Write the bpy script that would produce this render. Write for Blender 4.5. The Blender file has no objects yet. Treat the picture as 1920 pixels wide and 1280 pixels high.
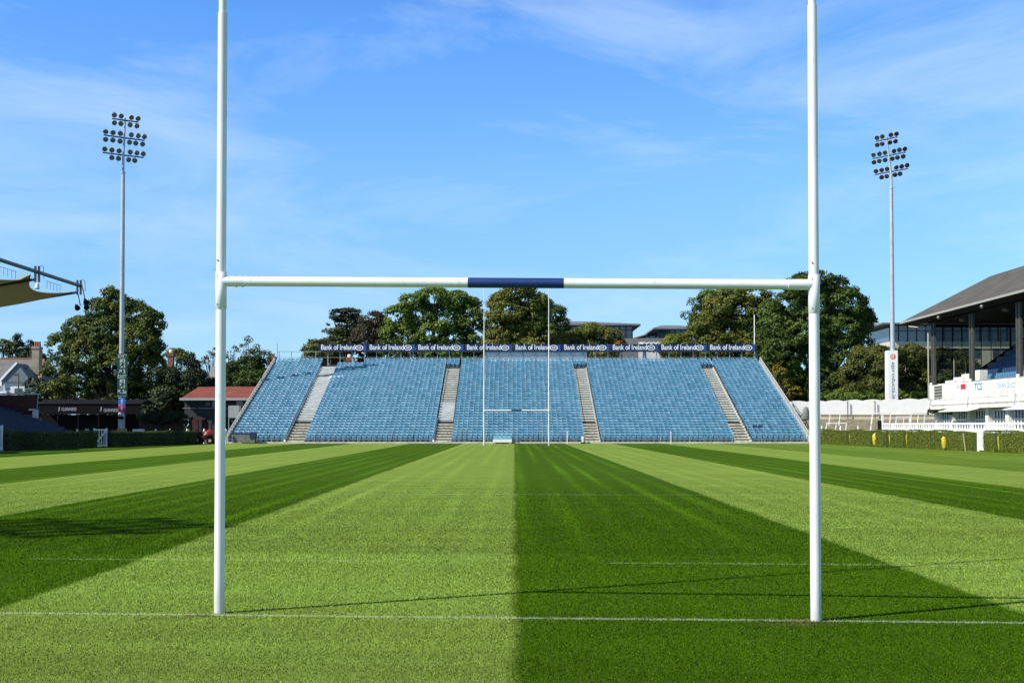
import bpy, math, random
import numpy as np
from mathutils import Vector

S = bpy.context.scene
COL = S.collection
R = math.radians
random.seed(7)
rng = np.random.default_rng(11)

# ------------------------------------------------------------------ camera
F = 2348.0            # focal length in pixels of the 1920 px wide photograph
CAMH = 1.82
PITCH = math.atan(60.0 / F)
PPY = 737.0
cam_data = bpy.data.cameras.new("camera")
cam = bpy.data.objects.new("camera", cam_data)
COL.objects.link(cam)
cam_data.sensor_fit = 'HORIZONTAL'
cam_data.sensor_width = 36.0
cam_data.lens = F / 1920.0 * 36.0
cam_data.shift_y = (PPY - 640.0) / 1920.0
cam_data.clip_start = 0.1
cam_data.clip_end = 3000.0
cam.location = (0, 0, CAMH)
cam.rotation_euler = (R(90) + PITCH, 0, 0)
S.camera = cam

# ------------------------------------------------------------------ light
SUN_EL = 43.6
SHADOW_AZ = 27.0      # direction of the shadows, degrees from +X towards +Y
sdir = Vector((math.cos(R(SHADOW_AZ)) * math.cos(R(SUN_EL)), math.sin(R(SHADOW_AZ)) * math.cos(R(SUN_EL)), -math.sin(R(SUN_EL))))
sun_data = bpy.data.lights.new("sun", 'SUN')
sun_data.energy = 5.0
sun_data.angle = R(0.5)
sun_data.color = (1.0, 0.95, 0.86)
sun = bpy.data.objects.new("sun", sun_data)
sun.rotation_euler = sdir.to_track_quat('-Z', 'Y').to_euler()
sun.location = (-60, -30, 90)
COL.objects.link(sun)

world = bpy.data.worlds.new("World")
S.world = world
world.use_nodes = True
wn = world.node_tree.nodes
wl = world.node_tree.links
wn.clear()
w_out = wn.new('ShaderNodeOutputWorld')
w_bg = wn.new('ShaderNodeBackground')
w_bg.inputs['Strength'].default_value = 0.114
sky = wn.new('ShaderNodeTexSky')
sky.sky_type = 'NISHITA'
sky.sun_disc = False
sky.sun_elevation = R(SUN_EL)
# towards the sun: (-cos, -sin); sun_rotation is measured from +Y clockwise
sky.sun_rotation = math.atan2(-math.cos(R(SHADOW_AZ)), -math.sin(R(SHADOW_AZ)))
sky.air_density = 1.0
sky.dust_density = 0.3
sky.ozone_density = 2.0
w_tc = wn.new('ShaderNodeTexCoord')
w_sep = wn.new('ShaderNodeSeparateXYZ')
wl.new(w_tc.outputs['Generated'], w_sep.inputs[0])
# richer blue for clear air; upper sky out of view darkened to cut fill
w_ramp = wn.new('ShaderNodeValToRGB')
for _i, (_p, _c) in enumerate(((0.0, (0.43, 0.80, 1.38)), (0.084, (0.57, 0.82, 1.12)), (0.2, (0.68, 1.02, 1.36)), (0.31, (0.54, 0.99, 1.55)), (0.45, (0.27, 0.42, 0.66)), (0.7, (0.14, 0.21, 0.33)))):
    _e = w_ramp.color_ramp.elements[_i] if _i < 2 else w_ramp.color_ramp.elements.new(_p)
    _e.position = _p
    _e.color = (*_c, 1)
wl.new(w_sep.outputs['Z'], w_ramp.inputs[0])
w_mul = wn.new('ShaderNodeMix')
w_mul.data_type = 'RGBA'
w_mul.blend_type = 'MULTIPLY'
w_mul.inputs[0].default_value = 1.0
wl.new(sky.outputs[0], w_mul.inputs[6])
wl.new(w_ramp.outputs[0], w_mul.inputs[7])
# thin cirrus
w_map = wn.new('ShaderNodeMapping')
w_map.inputs['Rotation'].default_value = (0.2, R(24), 0.0)
w_map.inputs['Scale'].default_value = (1.5, 1.0, 5.6)
w_map.inputs['Location'].default_value = (0.35, 0.0, 0.55)
wl.new(w_tc.outputs['Generated'], w_map.inputs[0])
w_n = wn.new('ShaderNodeTexNoise')
w_n.inputs['Scale'].default_value = 2.3
w_n.inputs['Detail'].default_value = 9.0
w_n.inputs['Roughness'].default_value = 0.62
w_n.inputs['Distortion'].default_value = 0.6
wl.new(w_map.outputs[0], w_n.inputs[0])
w_cr = wn.new('ShaderNodeValToRGB')
w_cr.color_ramp.elements[0].position = 0.43
w_cr.color_ramp.elements[0].color = (0, 0, 0, 1)
w_cr.color_ramp.elements[1].position = 0.70
w_cr.color_ramp.elements[1].color = (0.42, 0.42, 0.42, 1)
wl.new(w_n.outputs[0], w_cr.inputs[0])
w_mix = wn.new('ShaderNodeMix')
w_mix.data_type = 'RGBA'
w_mix.inputs[7].default_value = (4.9, 6.1, 7.0, 1)
wl.new(w_cr.outputs[0], w_mix.inputs[0])
wl.new(w_mul.outputs[2], w_mix.inputs[6])
wl.new(w_mix.outputs[2], w_bg.inputs[0])
wl.new(w_bg.outputs[0], w_out.inputs[0])

S.view_settings.view_transform = 'Standard'
S.view_settings.look = 'None'
S.view_settings.exposure = 0.4
S.view_settings.gamma = 1.0
S.view_settings.use_curve_mapping = False
S.cycles.max_bounces = 6
S.cycles.transparent_max_bounces = 6
S.cycles.caustics_reflective = False
S.cycles.caustics_refractive = False

# ------------------------------------------------------------------ helpers
CT, ST = math.cos(PITCH), math.sin(PITCH)


def at(px, py, Y):
    """world point seen at photograph pixel px,py at the distance Y"""
    x = (px - 960.0) / F
    u = -(py - PPY) / F
    dy = CT - u * ST
    dz = ST + u * CT
    t = Y / dy
    return Vector((x * t, Y, CAMH + dz * t))


def ground(px, py):
    x = (px - 960.0) / F
    u = -(py - PPY) / F
    dy = CT - u * ST
    dz = ST + u * CT
    t = -CAMH / dz
    return Vector((x * t, dy * t, 0))


def tag(o, label=None, cat=None, group=None, kind=None):
    if label: o['label'] = label
    if cat: o['category'] = cat
    if group: o['group'] = group
    if kind: o['kind'] = kind
    return o


def thing(name, label, cat, loc=(0, 0, 0), group=None, rz=0.0):
    o = bpy.data.objects.new(name, None)
    o.location = loc
    o.rotation_euler = (0, 0, rz)
    o.empty_display_size = 0.5
    COL.objects.link(o)
    return tag(o, label, cat, group)


def link_mesh(name, me, mat, parent=None):
    o = bpy.data.objects.new(name, me)
    if mat is not None:
        me.materials.append(mat)
    COL.objects.link(o)
    if parent is not None:
        o.parent = parent
    return o


class MB:
    """collects shapes in local coordinates and builds one mesh object"""
    def __init__(s):
        s.v = []
        s.f = []
        s.sm = []

    def add(s, vs, fs, smooth=False):
        n = len(s.v)
        s.v.extend([tuple(p) for p in vs])
        s.f.extend([tuple(n + i for i in f) for f in fs])
        s.sm.extend([smooth] * len(fs))
        return s

    def box(s, x0, x1, y0, y1, z0, z1):
        if x0 > x1: x0, x1 = x1, x0
        if y0 > y1: y0, y1 = y1, y0
        if z0 > z1: z0, z1 = z1, z0
        vs = [(x0, y0, z0), (x1, y0, z0), (x1, y1, z0), (x0, y1, z0), (x0, y0, z1), (x1, y0, z1), (x1, y1, z1), (x0, y1, z1)]
        return s.add(vs, [(0, 3, 2, 1), (4, 5, 6, 7), (0, 1, 5, 4), (1, 2, 6, 5), (2, 3, 7, 6), (3, 0, 4, 7)])

    def beam(s, a, b, w, h):
        a, b = Vector(a), Vector(b)
        d = (b - a).normalized()
        up = Vector((0, 0, 1)) if abs(d.z) < 0.95 else Vector((0, 1, 0))
        sd = d.cross(up).normalized()
        up = sd.cross(d).normalized()
        vs = []
        for p in (a, b):
            for i, j in ((-1, -1), (1, -1), (1, 1), (-1, 1)):
                vs.append(p + sd * (i * w / 2) + up * (j * h / 2))
        return s.add(vs, [(3, 2, 1, 0), (4, 5, 6, 7), (0, 1, 5, 4), (1, 2, 6, 5), (2, 3, 7, 6), (3, 0, 4, 7)])

    def tube(s, a, b, r0, r1=None, n=12, caps=True):
        if r1 is None: r1 = r0
        return s.path([a, b], [r0, r1], n, caps)

    def path(s, pts, rad, n=12, caps=True):
        pts = [Vector(p) for p in pts]
        rings = []
        d0 = (pts[1] - pts[0]).normalized()
        up = Vector((0, 1, 0)) if abs(d0.y) < 0.9 else Vector((1, 0, 0))
        vs, fs = [], []
        for i, p in enumerate(pts):
            d = (pts[min(i + 1, len(pts) - 1)] - pts[max(i - 1, 0)]).normalized()
            a = d.cross(up).normalized()
            b = d.cross(a).normalized()
            for k in range(n):
                t = 2 * math.pi * k / n
                vs.append(p + a * (math.cos(t) * rad[i]) + b * (math.sin(t) * rad[i]))
        for i in range(len(pts) - 1):
            for k in range(n):
                k2 = (k + 1) % n
                fs.append((i * n + k, (i + 1) * n + k, (i + 1) * n + k2, i * n + k2))
        s.add(vs, fs, True)
        if caps:
            s.add(vs[:n], [tuple(range(n))])
            s.add(vs[-n:], [tuple(reversed(range(n)))])
        return s

    def prism(s, poly, d):
        """poly: 3d points of a planar outline, extruded by vector d"""
        n = len(poly)
        d = Vector(d)
        vs = [Vector(p) for p in poly] + [Vector(p) + d for p in poly]
        fs = [tuple(range(n)), tuple(reversed(range(n, 2 * n)))]
        for i in range(n):
            j = (i + 1) % n
            fs.append((i, i + n, j + n, j))
        return s.add(vs, fs)

    def quad(s, a, b, c, d):
        return s.add([a, b, c, d], [(0, 1, 2, 3)])

    def build(s, name, mat, parent=None):
        me = bpy.data.meshes.new(name)
        me.from_pydata(s.v, [], s.f)
        me.polygons.foreach_set('use_smooth', s.sm)
        me.update()
        return link_mesh(name, me, mat, parent)


def np_mesh(name, V, Fc, mat, parent=None, smooth=False):
    """V (n,3) vertices, Fc (m,k) faces"""
    me = bpy.data.meshes.new(name)
    n, m, k = len(V), len(Fc), Fc.shape[1]
    me.vertices.add(n)
    me.vertices.foreach_set('co', V.astype(np.float32).ravel())
    me.loops.add(m * k)
    me.loops.foreach_set('vertex_index', Fc.astype(np.int32).ravel())
    me.polygons.add(m)
    me.polygons.foreach_set('loop_start', np.arange(0, m * k, k, dtype=np.int32))
    me.polygons.foreach_set('loop_total', np.full(m, k, dtype=np.int32))
    if smooth:
        me.polygons.foreach_set('use_smooth', np.ones(m, dtype=bool))
    me.update(calc_edges=True)
    return link_mesh(name, me, mat, parent)


def text(body, mat, parent, name, o, xa, ya, width=None, height=None, bold=0.0, lift=0.01, align='LEFT', loc0=None):
    """flat raised lettering: origin o (left end of the baseline), axes xa, ya; fits width and cap height"""
    cu = bpy.data.curves.new(name, 'FONT')
    cu.body = body
    cu.size = 1.0
    cu.offset = bold
    cu.extrude = 0.0
    tmp = bpy.data.objects.new(name, cu)
    COL.objects.link(tmp)
    bpy.context.view_layer.update()
    dg = bpy.context.evaluated_depsgraph_get()
    me = bpy.data.meshes.new_from_object(tmp.evaluated_get(dg))
    bpy.data.objects.remove(tmp)
    bpy.data.curves.remove(cu)
    me.name = name
    n = len(me.vertices)
    co = np.zeros(n * 3, dtype=np.float32)
    me.vertices.foreach_get('co', co)
    co = co.reshape(-1, 3)
    x0, x1 = co[:, 0].min(), co[:, 0].max()
    y0, y1 = co[:, 1].min(), co[:, 1].max()
    sx = width / (x1 - x0) if width else 1
    sy = height / 0.72 if height else sx
    if not width: sx = sy
    xa, ya = np.array(xa, float), np.array(ya, float)
    za = np.cross(xa, ya)
    P = np.array(o, float)[None, :] + ((co[:, 0] - x0) * sx)[:, None] * xa + (co[:, 1] * sy)[:, None] * ya + za[None, :] * lift
    me.vertices.foreach_set('co', P.astype(np.float32).ravel())
    me.update()
    me.materials.clear()
    return link_mesh(name, me, mat, parent)


# ------------------------------------------------------------------ materials
MATS = {}


def mat(name, col, rough=0.6, metal=0.0, spec=0.5, var=0.0, scale=3.0, bump=0.0, col2=None, detail=6.0, stretch=None, trans=0.0):
    if name in MATS: return MATS[name]
    m = bpy.data.materials.new(name)
    m.use_nodes = True
    nt = m.node_tree
    b = nt.nodes['Principled BSDF']
    b.inputs['Base Color'].default_value = (*col, 1)
    b.inputs['Roughness'].default_value = rough
    b.inputs['Metallic'].default_value = metal
    b.inputs['Specular IOR Level'].default_value = spec
    if var > 0 or col2 or bump > 0:
        tc = nt.nodes.new('ShaderNodeNewGeometry')
        mp = nt.nodes.new('ShaderNodeMapping')
        if stretch: mp.inputs['Scale'].default_value = stretch
        nt.links.new(tc.outputs['Position'], mp.inputs[0])
        n = nt.nodes.new('ShaderNodeTexNoise')
        n.inputs['Scale'].default_value = scale
        n.inputs['Detail'].default_value = detail
        n.inputs['Roughness'].default_value = 0.6
        nt.links.new(mp.outputs[0], n.inputs[0])
        if var > 0 or col2:
            r = nt.nodes.new('ShaderNodeValToRGB')
            c2 = col2 if col2 else tuple(c * (1 - var) for c in col)
            r.color_ramp.elements[0].position = 0.35
            r.color_ramp.elements[0].color = (*c2, 1)
            r.color_ramp.elements[1].position = 0.62
            r.color_ramp.elements[1].color = (*col, 1)
            nt.links.new(n.outputs[0], r.inputs[0])
            nt.links.new(r.outputs[0], b.inputs['Base Color'])
        if bump > 0:
            bp = nt.nodes.new('ShaderNodeBump')
            bp.inputs['Strength'].default_value = bump
            nt.links.new(n.outputs[0], bp.inputs['Height'])
            nt.links.new(bp.outputs[0], b.inputs['Normal'])
    MATS[name] = m
    return m


def brick_mat(name, c1, c2, mortar, scale, rough=0.8, ratio=(0.5, 0.25), msize=0.015, bump=0.3, rot=None, coord='Object'):
    if name in MATS: return MATS[name]
    m = bpy.data.materials.new(name)
    m.use_nodes = True
    nt = m.node_tree
    b = nt.nodes['Principled BSDF']
    b.inputs['Roughness'].default_value = rough
    tc = nt.nodes.new('ShaderNodeNewGeometry')
    mp = nt.nodes.new('ShaderNodeMapping')
    if rot: mp.inputs['Rotation'].default_value = rot
    nt.links.new(tc.outputs['Position'], mp.inputs[0])
    t = nt.nodes.new('ShaderNodeTexBrick')
    t.inputs['Color1'].default_value = (*c1, 1)
    t.inputs['Color2'].default_value = (*c2, 1)
    t.inputs['Mortar'].default_value = (*mortar, 1)
    t.inputs['Scale'].default_value = scale
    t.inputs['Mortar Size'].default_value = msize
    t.inputs['Brick Width'].default_value = ratio[0]
    t.inputs['Row Height'].default_value = ratio[1]
    nt.links.new(mp.outputs[0], t.inputs[0])
    n = nt.nodes.new('ShaderNodeTexNoise')
    n.inputs['Scale'].default_value = 0.8
    n.inputs['Detail'].default_value = 8
    nt.links.new(tc.outputs['Position'], n.inputs[0])
    mx = nt.nodes.new('ShaderNodeMix')
    mx.data_type = 'RGBA'
    mx.blend_type = 'MULTIPLY'
    mx.inputs[0].default_value = 0.7
    r = nt.nodes.new('ShaderNodeValToRGB')
    r.color_ramp.elements[0].position = 0.3
    r.color_ramp.elements[0].color = (0.5, 0.5, 0.48, 1)
    r.color_ramp.elements[1].position = 0.7
    r.color_ramp.elements[1].color = (1.1, 1.1, 1.1, 1)
    nt.links.new(n.outputs[0], r.inputs[0])
    nt.links.new(t.outputs['Color'], mx.inputs[6])
    nt.links.new(r.outputs[0], mx.inputs[7])
    nt.links.new(mx.outputs[2], b.inputs['Base Color'])
    bp = nt.nodes.new('ShaderNodeBump')
    bp.inputs['Strength'].default_value = bump
    bp.inputs['Distance'].default_value = 0.02
    nt.links.new(t.outputs['Fac'], bp.inputs['Height'])
    bp.invert = True
    nt.links.new(bp.outputs[0], b.inputs['Normal'])
    MATS[name] = m
    return m


def leaf_mat(name, cols, trans=0.25, clump=0.35):
    """foliage: the leaf colour differs from leaf to leaf and from branch to branch"""
    if name in MATS: return MATS[name]
    m = bpy.data.materials.new(name)
    m.use_nodes = True
    nt = m.node_tree
    nt.nodes.clear()
    out = nt.nodes.new('ShaderNodeOutputMaterial')
    g = nt.nodes.new('ShaderNodeNewGeometry')
    n = nt.nodes.new('ShaderNodeTexNoise')
    n.inputs['Scale'].default_value = clump
    n.inputs['Detail'].default_value = 3
    nt.links.new(g.outputs['Position'], n.inputs[0])
    a = nt.nodes.new('ShaderNodeMath')
    a.operation = 'MULTIPLY_ADD'
    a.inputs[1].default_value = 0.45
    nt.links.new(g.outputs['Random Per Island'], a.inputs[0])
    sc = nt.nodes.new('ShaderNodeMath')
    sc.operation = 'MULTIPLY_ADD'
    sc.inputs[1].default_value = 1.5
    sc.inputs[2].default_value = -0.48
    nt.links.new(n.outputs[0], sc.inputs[0])
    nt.links.new(sc.outputs[0], a.inputs[2])
    r = nt.nodes.new('ShaderNodeValToRGB')
    els = r.color_ramp.elements
    while len(els) < len(cols): els.new(0.5)
    for i, c in enumerate(cols):
        els[i].position = i / (len(cols) - 1) * 0.9 + 0.05
        els[i].color = (*c, 1)
    nt.links.new(a.outputs[0], r.inputs[0])
    d = nt.nodes.new('ShaderNodeBsdfPrincipled')
    d.inputs['Roughness'].default_value = 0.55
    d.inputs['Specular IOR Level'].default_value = 0.25
    t = nt.nodes.new('ShaderNodeBsdfTranslucent')
    nt.links.new(r.outputs[0], d.inputs['Base Color'])
    nt.links.new(r.outputs[0], t.inputs['Color'])
    mx = nt.nodes.new('ShaderNodeMixShader')
    mx.inputs[0].default_value = trans
    nt.links.new(d.outputs[0], mx.inputs[1])
    nt.links.new(t.outputs[0], mx.inputs[2])
    nt.links.new(mx.outputs[0], out.inputs[0])
    MATS[name] = m
    return m


# bands of the mown pitch: x of every edge, value from there on (1 = pale, 0 = deep)
BANDS = [(-60, .45), (-34, .0), (-29, 1), (-21.3, 0), (-16.0, 1), (-10.3, 0), (-5.08, 1), (0.0, 0), (4.95, 1), (9.8, 0), (14.7, 1), (19.9, .42), (25, .58), (29.5, .5)]
PALE = (0.155, 0.238, 0.040)
DEEP = (0.040, 0.092, 0.0010)


def grass_mat(name, blades=False):
    m = bpy.data.materials.new(name)
    m.use_nodes = True
    nt = m.node_tree
    N, L = nt.nodes, nt.links
    b = N['Principled BSDF']
    g = N.new('ShaderNodeNewGeometry')
    sep = N.new('ShaderNodeSeparateXYZ')
    L.new(g.outputs['Position'], sep.inputs[0])

    def math_(op, a, b_=None, c=None, clamp=False):
        n = N.new('ShaderNodeMath')
        n.operation = op
        n.use_clamp = clamp
        for i, v in enumerate((a, b_, c)):
            if v is None: continue
            if isinstance(v, (int, float)): n.inputs[i].default_value = v
            else: L.new(v, n.inputs[i])
        return n.outputs[0]

    def noise(scale, detail=4, rough=0.6, stretch=None, src=None):
        n = N.new('ShaderNodeTexNoise')
        n.inputs['Scale'].default_value = scale
        n.inputs['Detail'].default_value = detail
        n.inputs['Roughness'].default_value = rough
        if stretch:
            mp = N.new('ShaderNodeMapping')
            mp.inputs['Scale'].default_value = stretch
            L.new(g.outputs['Position'], mp.inputs[0])
            L.new(mp.outputs[0], n.inputs[0])
        else:
            L.new(g.outputs['Position'], n.inputs[0])
        return n.outputs[0]

    def mixc(fac, a, b_, mode='MIX'):
        n = N.new('ShaderNodeMix')
        n.data_type = 'RGBA'
        n.blend_type = mode
        for i, v in ((0, fac), (6, a), (7, b_)):
            if isinstance(v, (int, float)): n.inputs[i].default_value = v
            elif isinstance(v, tuple): n.inputs[i].default_value = (*v, 1)
            else: L.new(v, n.inputs[i])
        return n.outputs[2]
    X, Y = sep.outputs[0], sep.outputs[1]
    wob = math_('ADD', math_('MULTIPLY_ADD', noise(0.5, 2), 0.20, -0.10), math_('MULTIPLY_ADD', noise(12, 3, .8), 0.16, -0.08))
    Xs = math_('MULTIPLY_ADD', Y, -0.0018, X)
    xw = math_('ADD', Xs, wob)
    band = BANDS[0][1]
    for (x, v), (_, pv) in zip(BANDS[1:], BANDS[:-1]):
        step = math_('MULTIPLY_ADD', xw, 1 / .12, (-x + .06) / .12, clamp=True)
        band = math_('MULTIPLY_ADD', step, v - pv, band)
    col = mixc(band, DEEP, PALE)
    # mower and roller marks inside the bands
    w1 = math_('SINE', math_('MULTIPLY', Xs, 7.55))
    w1 = math_('POWER', math_('MULTIPLY_ADD', w1, 0.5, 0.5), 2.5)
    w1 = math_('MULTIPLY', w1, math_('MULTIPLY_ADD', math_('MULTIPLY_ADD', Y, 1 / 14.0, -1.1, clamp=True), .85, .15))
    w1 = math_('MULTIPLY', w1, math_('MULTIPLY_ADD', band, -1.1, 1.7))
    streak = noise(1.0, 3, 0.6, (2.6, 0.05, 1))
    streak = math_('MULTIPLY', math_('MULTIPLY_ADD', streak, 2.4, -.6, clamp=True), math_('MULTIPLY_ADD', noise(1.0, 2, .5, (.9, .03, 1)), 3.0, -1.0, clamp=True))
    m1 = math_('MULTIPLY_ADD', math_('MULTIPLY', w1, streak), 0.72, -0.06)
    cross = noise(1.0, 4, 0.65, (0.07, 0.9, 1))
    m2 = math_('MULTIPLY_ADD', cross, 0.7, -0.35)
    patch = math_('MULTIPLY_ADD', noise(0.55, 5, 0.6), 0.34, -0.17)
    tone = math_('ADD', 1.0, math_('ADD', m1, math_('ADD', m2, patch)))
    # the strip between the goal line and the five metre line is cut a little longer and yellower
    ly_ = math_('MULTIPLY_ADD', X, 0.064, Y)
    strip = math_('MULTIPLY', math_('MULTIPLY_ADD', ly_, 2.0, -24.2, clamp=True), math_('MULTIPLY_ADD', ly_, -.9, 16.2, clamp=True))
    tone = math_('MULTIPLY_ADD', strip, 0.16, tone)
    fine = noise(26.0, 5, 0.75)
    fine2 = noise(9.0, 4, 0.7, (1, .35, 1))
    tone = math_('ADD', tone, math_('MULTIPLY_ADD', fine, 0.85, -0.425))
    tone = math_('ADD', tone, math_('MULTIPLY_ADD', fine2, 0.5, -0.25))
    if blades:
        tone = math_('MULTIPLY', math_('MULTIPLY_ADD', math_('POWER', g.outputs['Random Per Island'], 1.6), 1.35, 0.45), tone)
    comb = N.new('ShaderNodeCombineColor')
    for i in range(3): L.new(tone, comb.inputs[i])
    col = mixc(1.0, col, comb.outputs[0], 'MULTIPLY')
    # warm and cool patches, scuffs left by play
    hue = math_('MULTIPLY_ADD', noise(0.33, 6, 0.65), 2.4, -0.75, clamp=True)
    col = mixc(math_('MULTIPLY', hue, 0.30), col, mixc(1.0, col, (1.22, 1.0, 0.7), 'MULTIPLY'))
    scuff = math_('MULTIPLY', math_('GREATER_THAN', noise(5.5, 5, 0.7, (1, .6, 1)), 0.68), 0.35)
    col = mixc(scuff, col, mixc(1.0, col, (0.66, 0.62, 0.7), 'MULTIPLY'))
    # a little dry straw in the sward
    straw = math_('MULTIPLY', math_('GREATER_THAN', noise(40, 2, .5), 0.66), 0.35)
    col = mixc(straw, col, (0.33, 0.36, 0.13))
    # worn white lines painted on the grass
    total = None
    brk = noise(14, 3, 0.7)
    for c, hw, amt, spans in ((11.90, 0.06, 0.38, [(-60, 60)]), (16.72, 0.05, 0.26, [(-6.6, -1.75), (1.25, 6.3)]), (33.1, 0.08, 0.25, [(-5.2, 10)]), (111.9, 0.10, 0.25, [(-26, 27)])):
        v = math_('SUBTRACT', math_('MULTIPLY_ADD', X, 0.064 if c < 60 else 0.0, Y), c)
        v = math_('ADD', v, math_('MULTIPLY_ADD', noise(9, 2), 0.05, -0.025))
        d = math_('ABSOLUTE', v)
        k = math_('SUBTRACT', 1.0, math_('DIVIDE', d, hw), clamp=True)
        k = math_('MULTIPLY', k, 2.2, clamp=True)
        sp = None
        for a0, a1 in spans:
            q = math_('MULTIPLY', math_('GREATER_THAN', X, float(a0)), math_('LESS_THAN', X, float(a1)))
            sp = q if sp is None else math_('ADD', sp, q)
        k = math_('MULTIPLY', k, math_('MULTIPLY', sp, amt))
        total = k if total is None else math_('MAXIMUM', total, k)
    total = math_('MULTIPLY', total, math_('MULTIPLY_ADD', brk, 2.6, -0.55, clamp=True))
    col = mixc(total, col, (0.62, 0.68, 0.52))
    # bare earth at the foot of each post
    for (cx, cy, rx, ry) in ((-2.98, 12.03, .24, .10), (2.70, 11.67, .22, .10), (-3.2, 11.85, .5, .17), (2.6, 11.5, .5, .16)):
        dx = math_('DIVIDE', math_('SUBTRACT', X, cx), rx)
        dy = math_('DIVIDE', math_('SUBTRACT', Y, cy), ry)
        dd = math_('SQRT', math_('ADD', math_('MULTIPLY', dx, dx), math_('MULTIPLY', dy, dy)))
        dd = math_('ADD', dd, math_('MULTIPLY_ADD', noise(7, 5, .7), 1.2, -0.6))
        k = math_('MULTIPLY', math_('SUBTRACT', 1.0, dd, clamp=True), 1.3 if ry < .16 else .35, clamp=True)
        col = mixc(k, col, (0.115, 0.088, 0.04))
    L.new(col, b.inputs['Base Color'])
    b.inputs['Roughness'].default_value = 0.9
    b.inputs['Specular IOR Level'].default_value = 0.03
    if not blades:
        bp = N.new('ShaderNodeBump')
        bp.inputs['Strength'].default_value = 0.6
        bp.inputs['Distance'].default_value = 0.03
        L.new(fine, bp.inputs['Height'])
        L.new(bp.outputs[0], b.inputs['Normal'])
    return m


M_WHITE = mat('white_paint', (0.86, 0.86, 0.85), 0.38, var=0.08, scale=5, spec=0.5)
M_POST = mat('post_paint', (0.82, 0.82, 0.81), 0.32, col2=(0.74, 0.74, 0.71), scale=2.2, spec=0.5)
def wear(m):
    """grime at the foot, chips and runs on painted steel"""
    nt = m.node_tree
    b = nt.nodes['Principled BSDF']
    src = b.inputs['Base Color'].links[0].from_socket
    g_ = nt.nodes.new('ShaderNodeNewGeometry')
    sp_ = nt.nodes.new('ShaderNodeSeparateXYZ')
    nt.links.new(g_.outputs['Position'], sp_.inputs[0])
    mp = nt.nodes.new('ShaderNodeMapping')
    mp.inputs['Scale'].default_value = (1, 1, .25)
    nt.links.new(g_.outputs['Position'], mp.inputs[0])
    n = nt.nodes.new('ShaderNodeTexNoise')
    n.inputs['Scale'].default_value = 18
    n.inputs['Detail'].default_value = 6
    nt.links.new(mp.outputs[0], n.inputs[0])
    r = nt.nodes.new('ShaderNodeMapRange')
    r.inputs[1].default_value = .66
    r.inputs[2].default_value = .72
    nt.links.new(n.outputs[0], r.inputs[0])
    h = nt.nodes.new('ShaderNodeMapRange')
    h.inputs[1].default_value = .0
    h.inputs[2].default_value = .35
    h.inputs[3].default_value = .75
    h.inputs[4].default_value = 0
    nt.links.new(sp_.outputs[2], h.inputs[0])
    mu = nt.nodes.new('ShaderNodeMath')
    mu.operation = 'MULTIPLY'
    nt.links.new(n.outputs[0], mu.inputs[0])
    nt.links.new(h.outputs[0], mu.inputs[1])
    mxx = nt.nodes.new('ShaderNodeMath')
    mxx.operation = 'MAXIMUM'
    sc_ = nt.nodes.new('ShaderNodeMath')
    sc_.operation = 'MULTIPLY'
    sc_.inputs[1].default_value = .45
    nt.links.new(r.outputs[0], sc_.inputs[0])
    nt.links.new(sc_.outputs[0], mxx.inputs[0])
    nt.links.new(mu.outputs[0], mxx.inputs[1])
    c = nt.nodes.new('ShaderNodeMix')
    c.data_type = 'RGBA'
    nt.links.new(mxx.outputs[0], c.inputs[0])
    nt.links.new(src, c.inputs[6])
    c.inputs[7].default_value = (.26, .27, .20, 1)
    nt.links.new(c.outputs[2], b.inputs['Base Color'])


wear(M_POST)
M_BLUE = mat('navy_pad', (0.004, 0.030, 0.155), 0.45, var=0.15, scale=6)
M_STEEL = mat('galvanised', (0.42, 0.46, 0.47), 0.45, metal=0.35, var=0.25, scale=4)
M_POLE = mat('pole_grey', (0.46, 0.50, 0.53), 0.5, metal=0.2, var=0.2, scale=1.2)
M_DKMET = mat('dark_metal', (0.035, 0.042, 0.05), 0.5, var=0.3, scale=5)
M_BOLT = mat('bolt', (0.10, 0.09, 0.08), 0.5, metal=0.6)
M_LENS = mat('lamp_glass', (0.035, 0.045, 0.045), 0.25, spec=0.6, var=0.4, scale=9)
M_LENSL = mat('lamp_glass_sheen', (0.11, 0.135, 0.13), 0.2, spec=0.7, var=0.4, scale=9)  # paler copy of the lens glass, with its sheen painted into the colour
M_HOUS = mat('lamp_housing', (0.50, 0.52, 0.53), 0.4)
M_CONC = mat('concrete', (0.33, 0.32, 0.28), 0.9, col2=(0.22, 0.21, 0.18), scale=1.5, bump=0.2)
M_PALECONC = mat('pale_concrete', (0.50, 0.52, 0.49), 0.8, col2=(0.37, 0.39, 0.37), scale=2.5)
M_NAVY = mat('navy_board', (0.006, 0.018, 0.075), 0.45, var=0.3, scale=2)
M_LETTER = mat('white_letter', (0.82, 0.84, 0.86), 0.5)
M_GLASS = mat('dark_glass', (0.03, 0.05, 0.065), 0.08, spec=1.0, var=0.5, scale=0.35)
M_BLACK = mat('near_black', (0.006, 0.006, 0.008), 0.9, var=0.3, scale=4, spec=0.15)
M_BARK = mat('bark', (0.085, 0.065, 0.045), 0.95, var=0.5, scale=4, bump=0.6)

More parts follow.
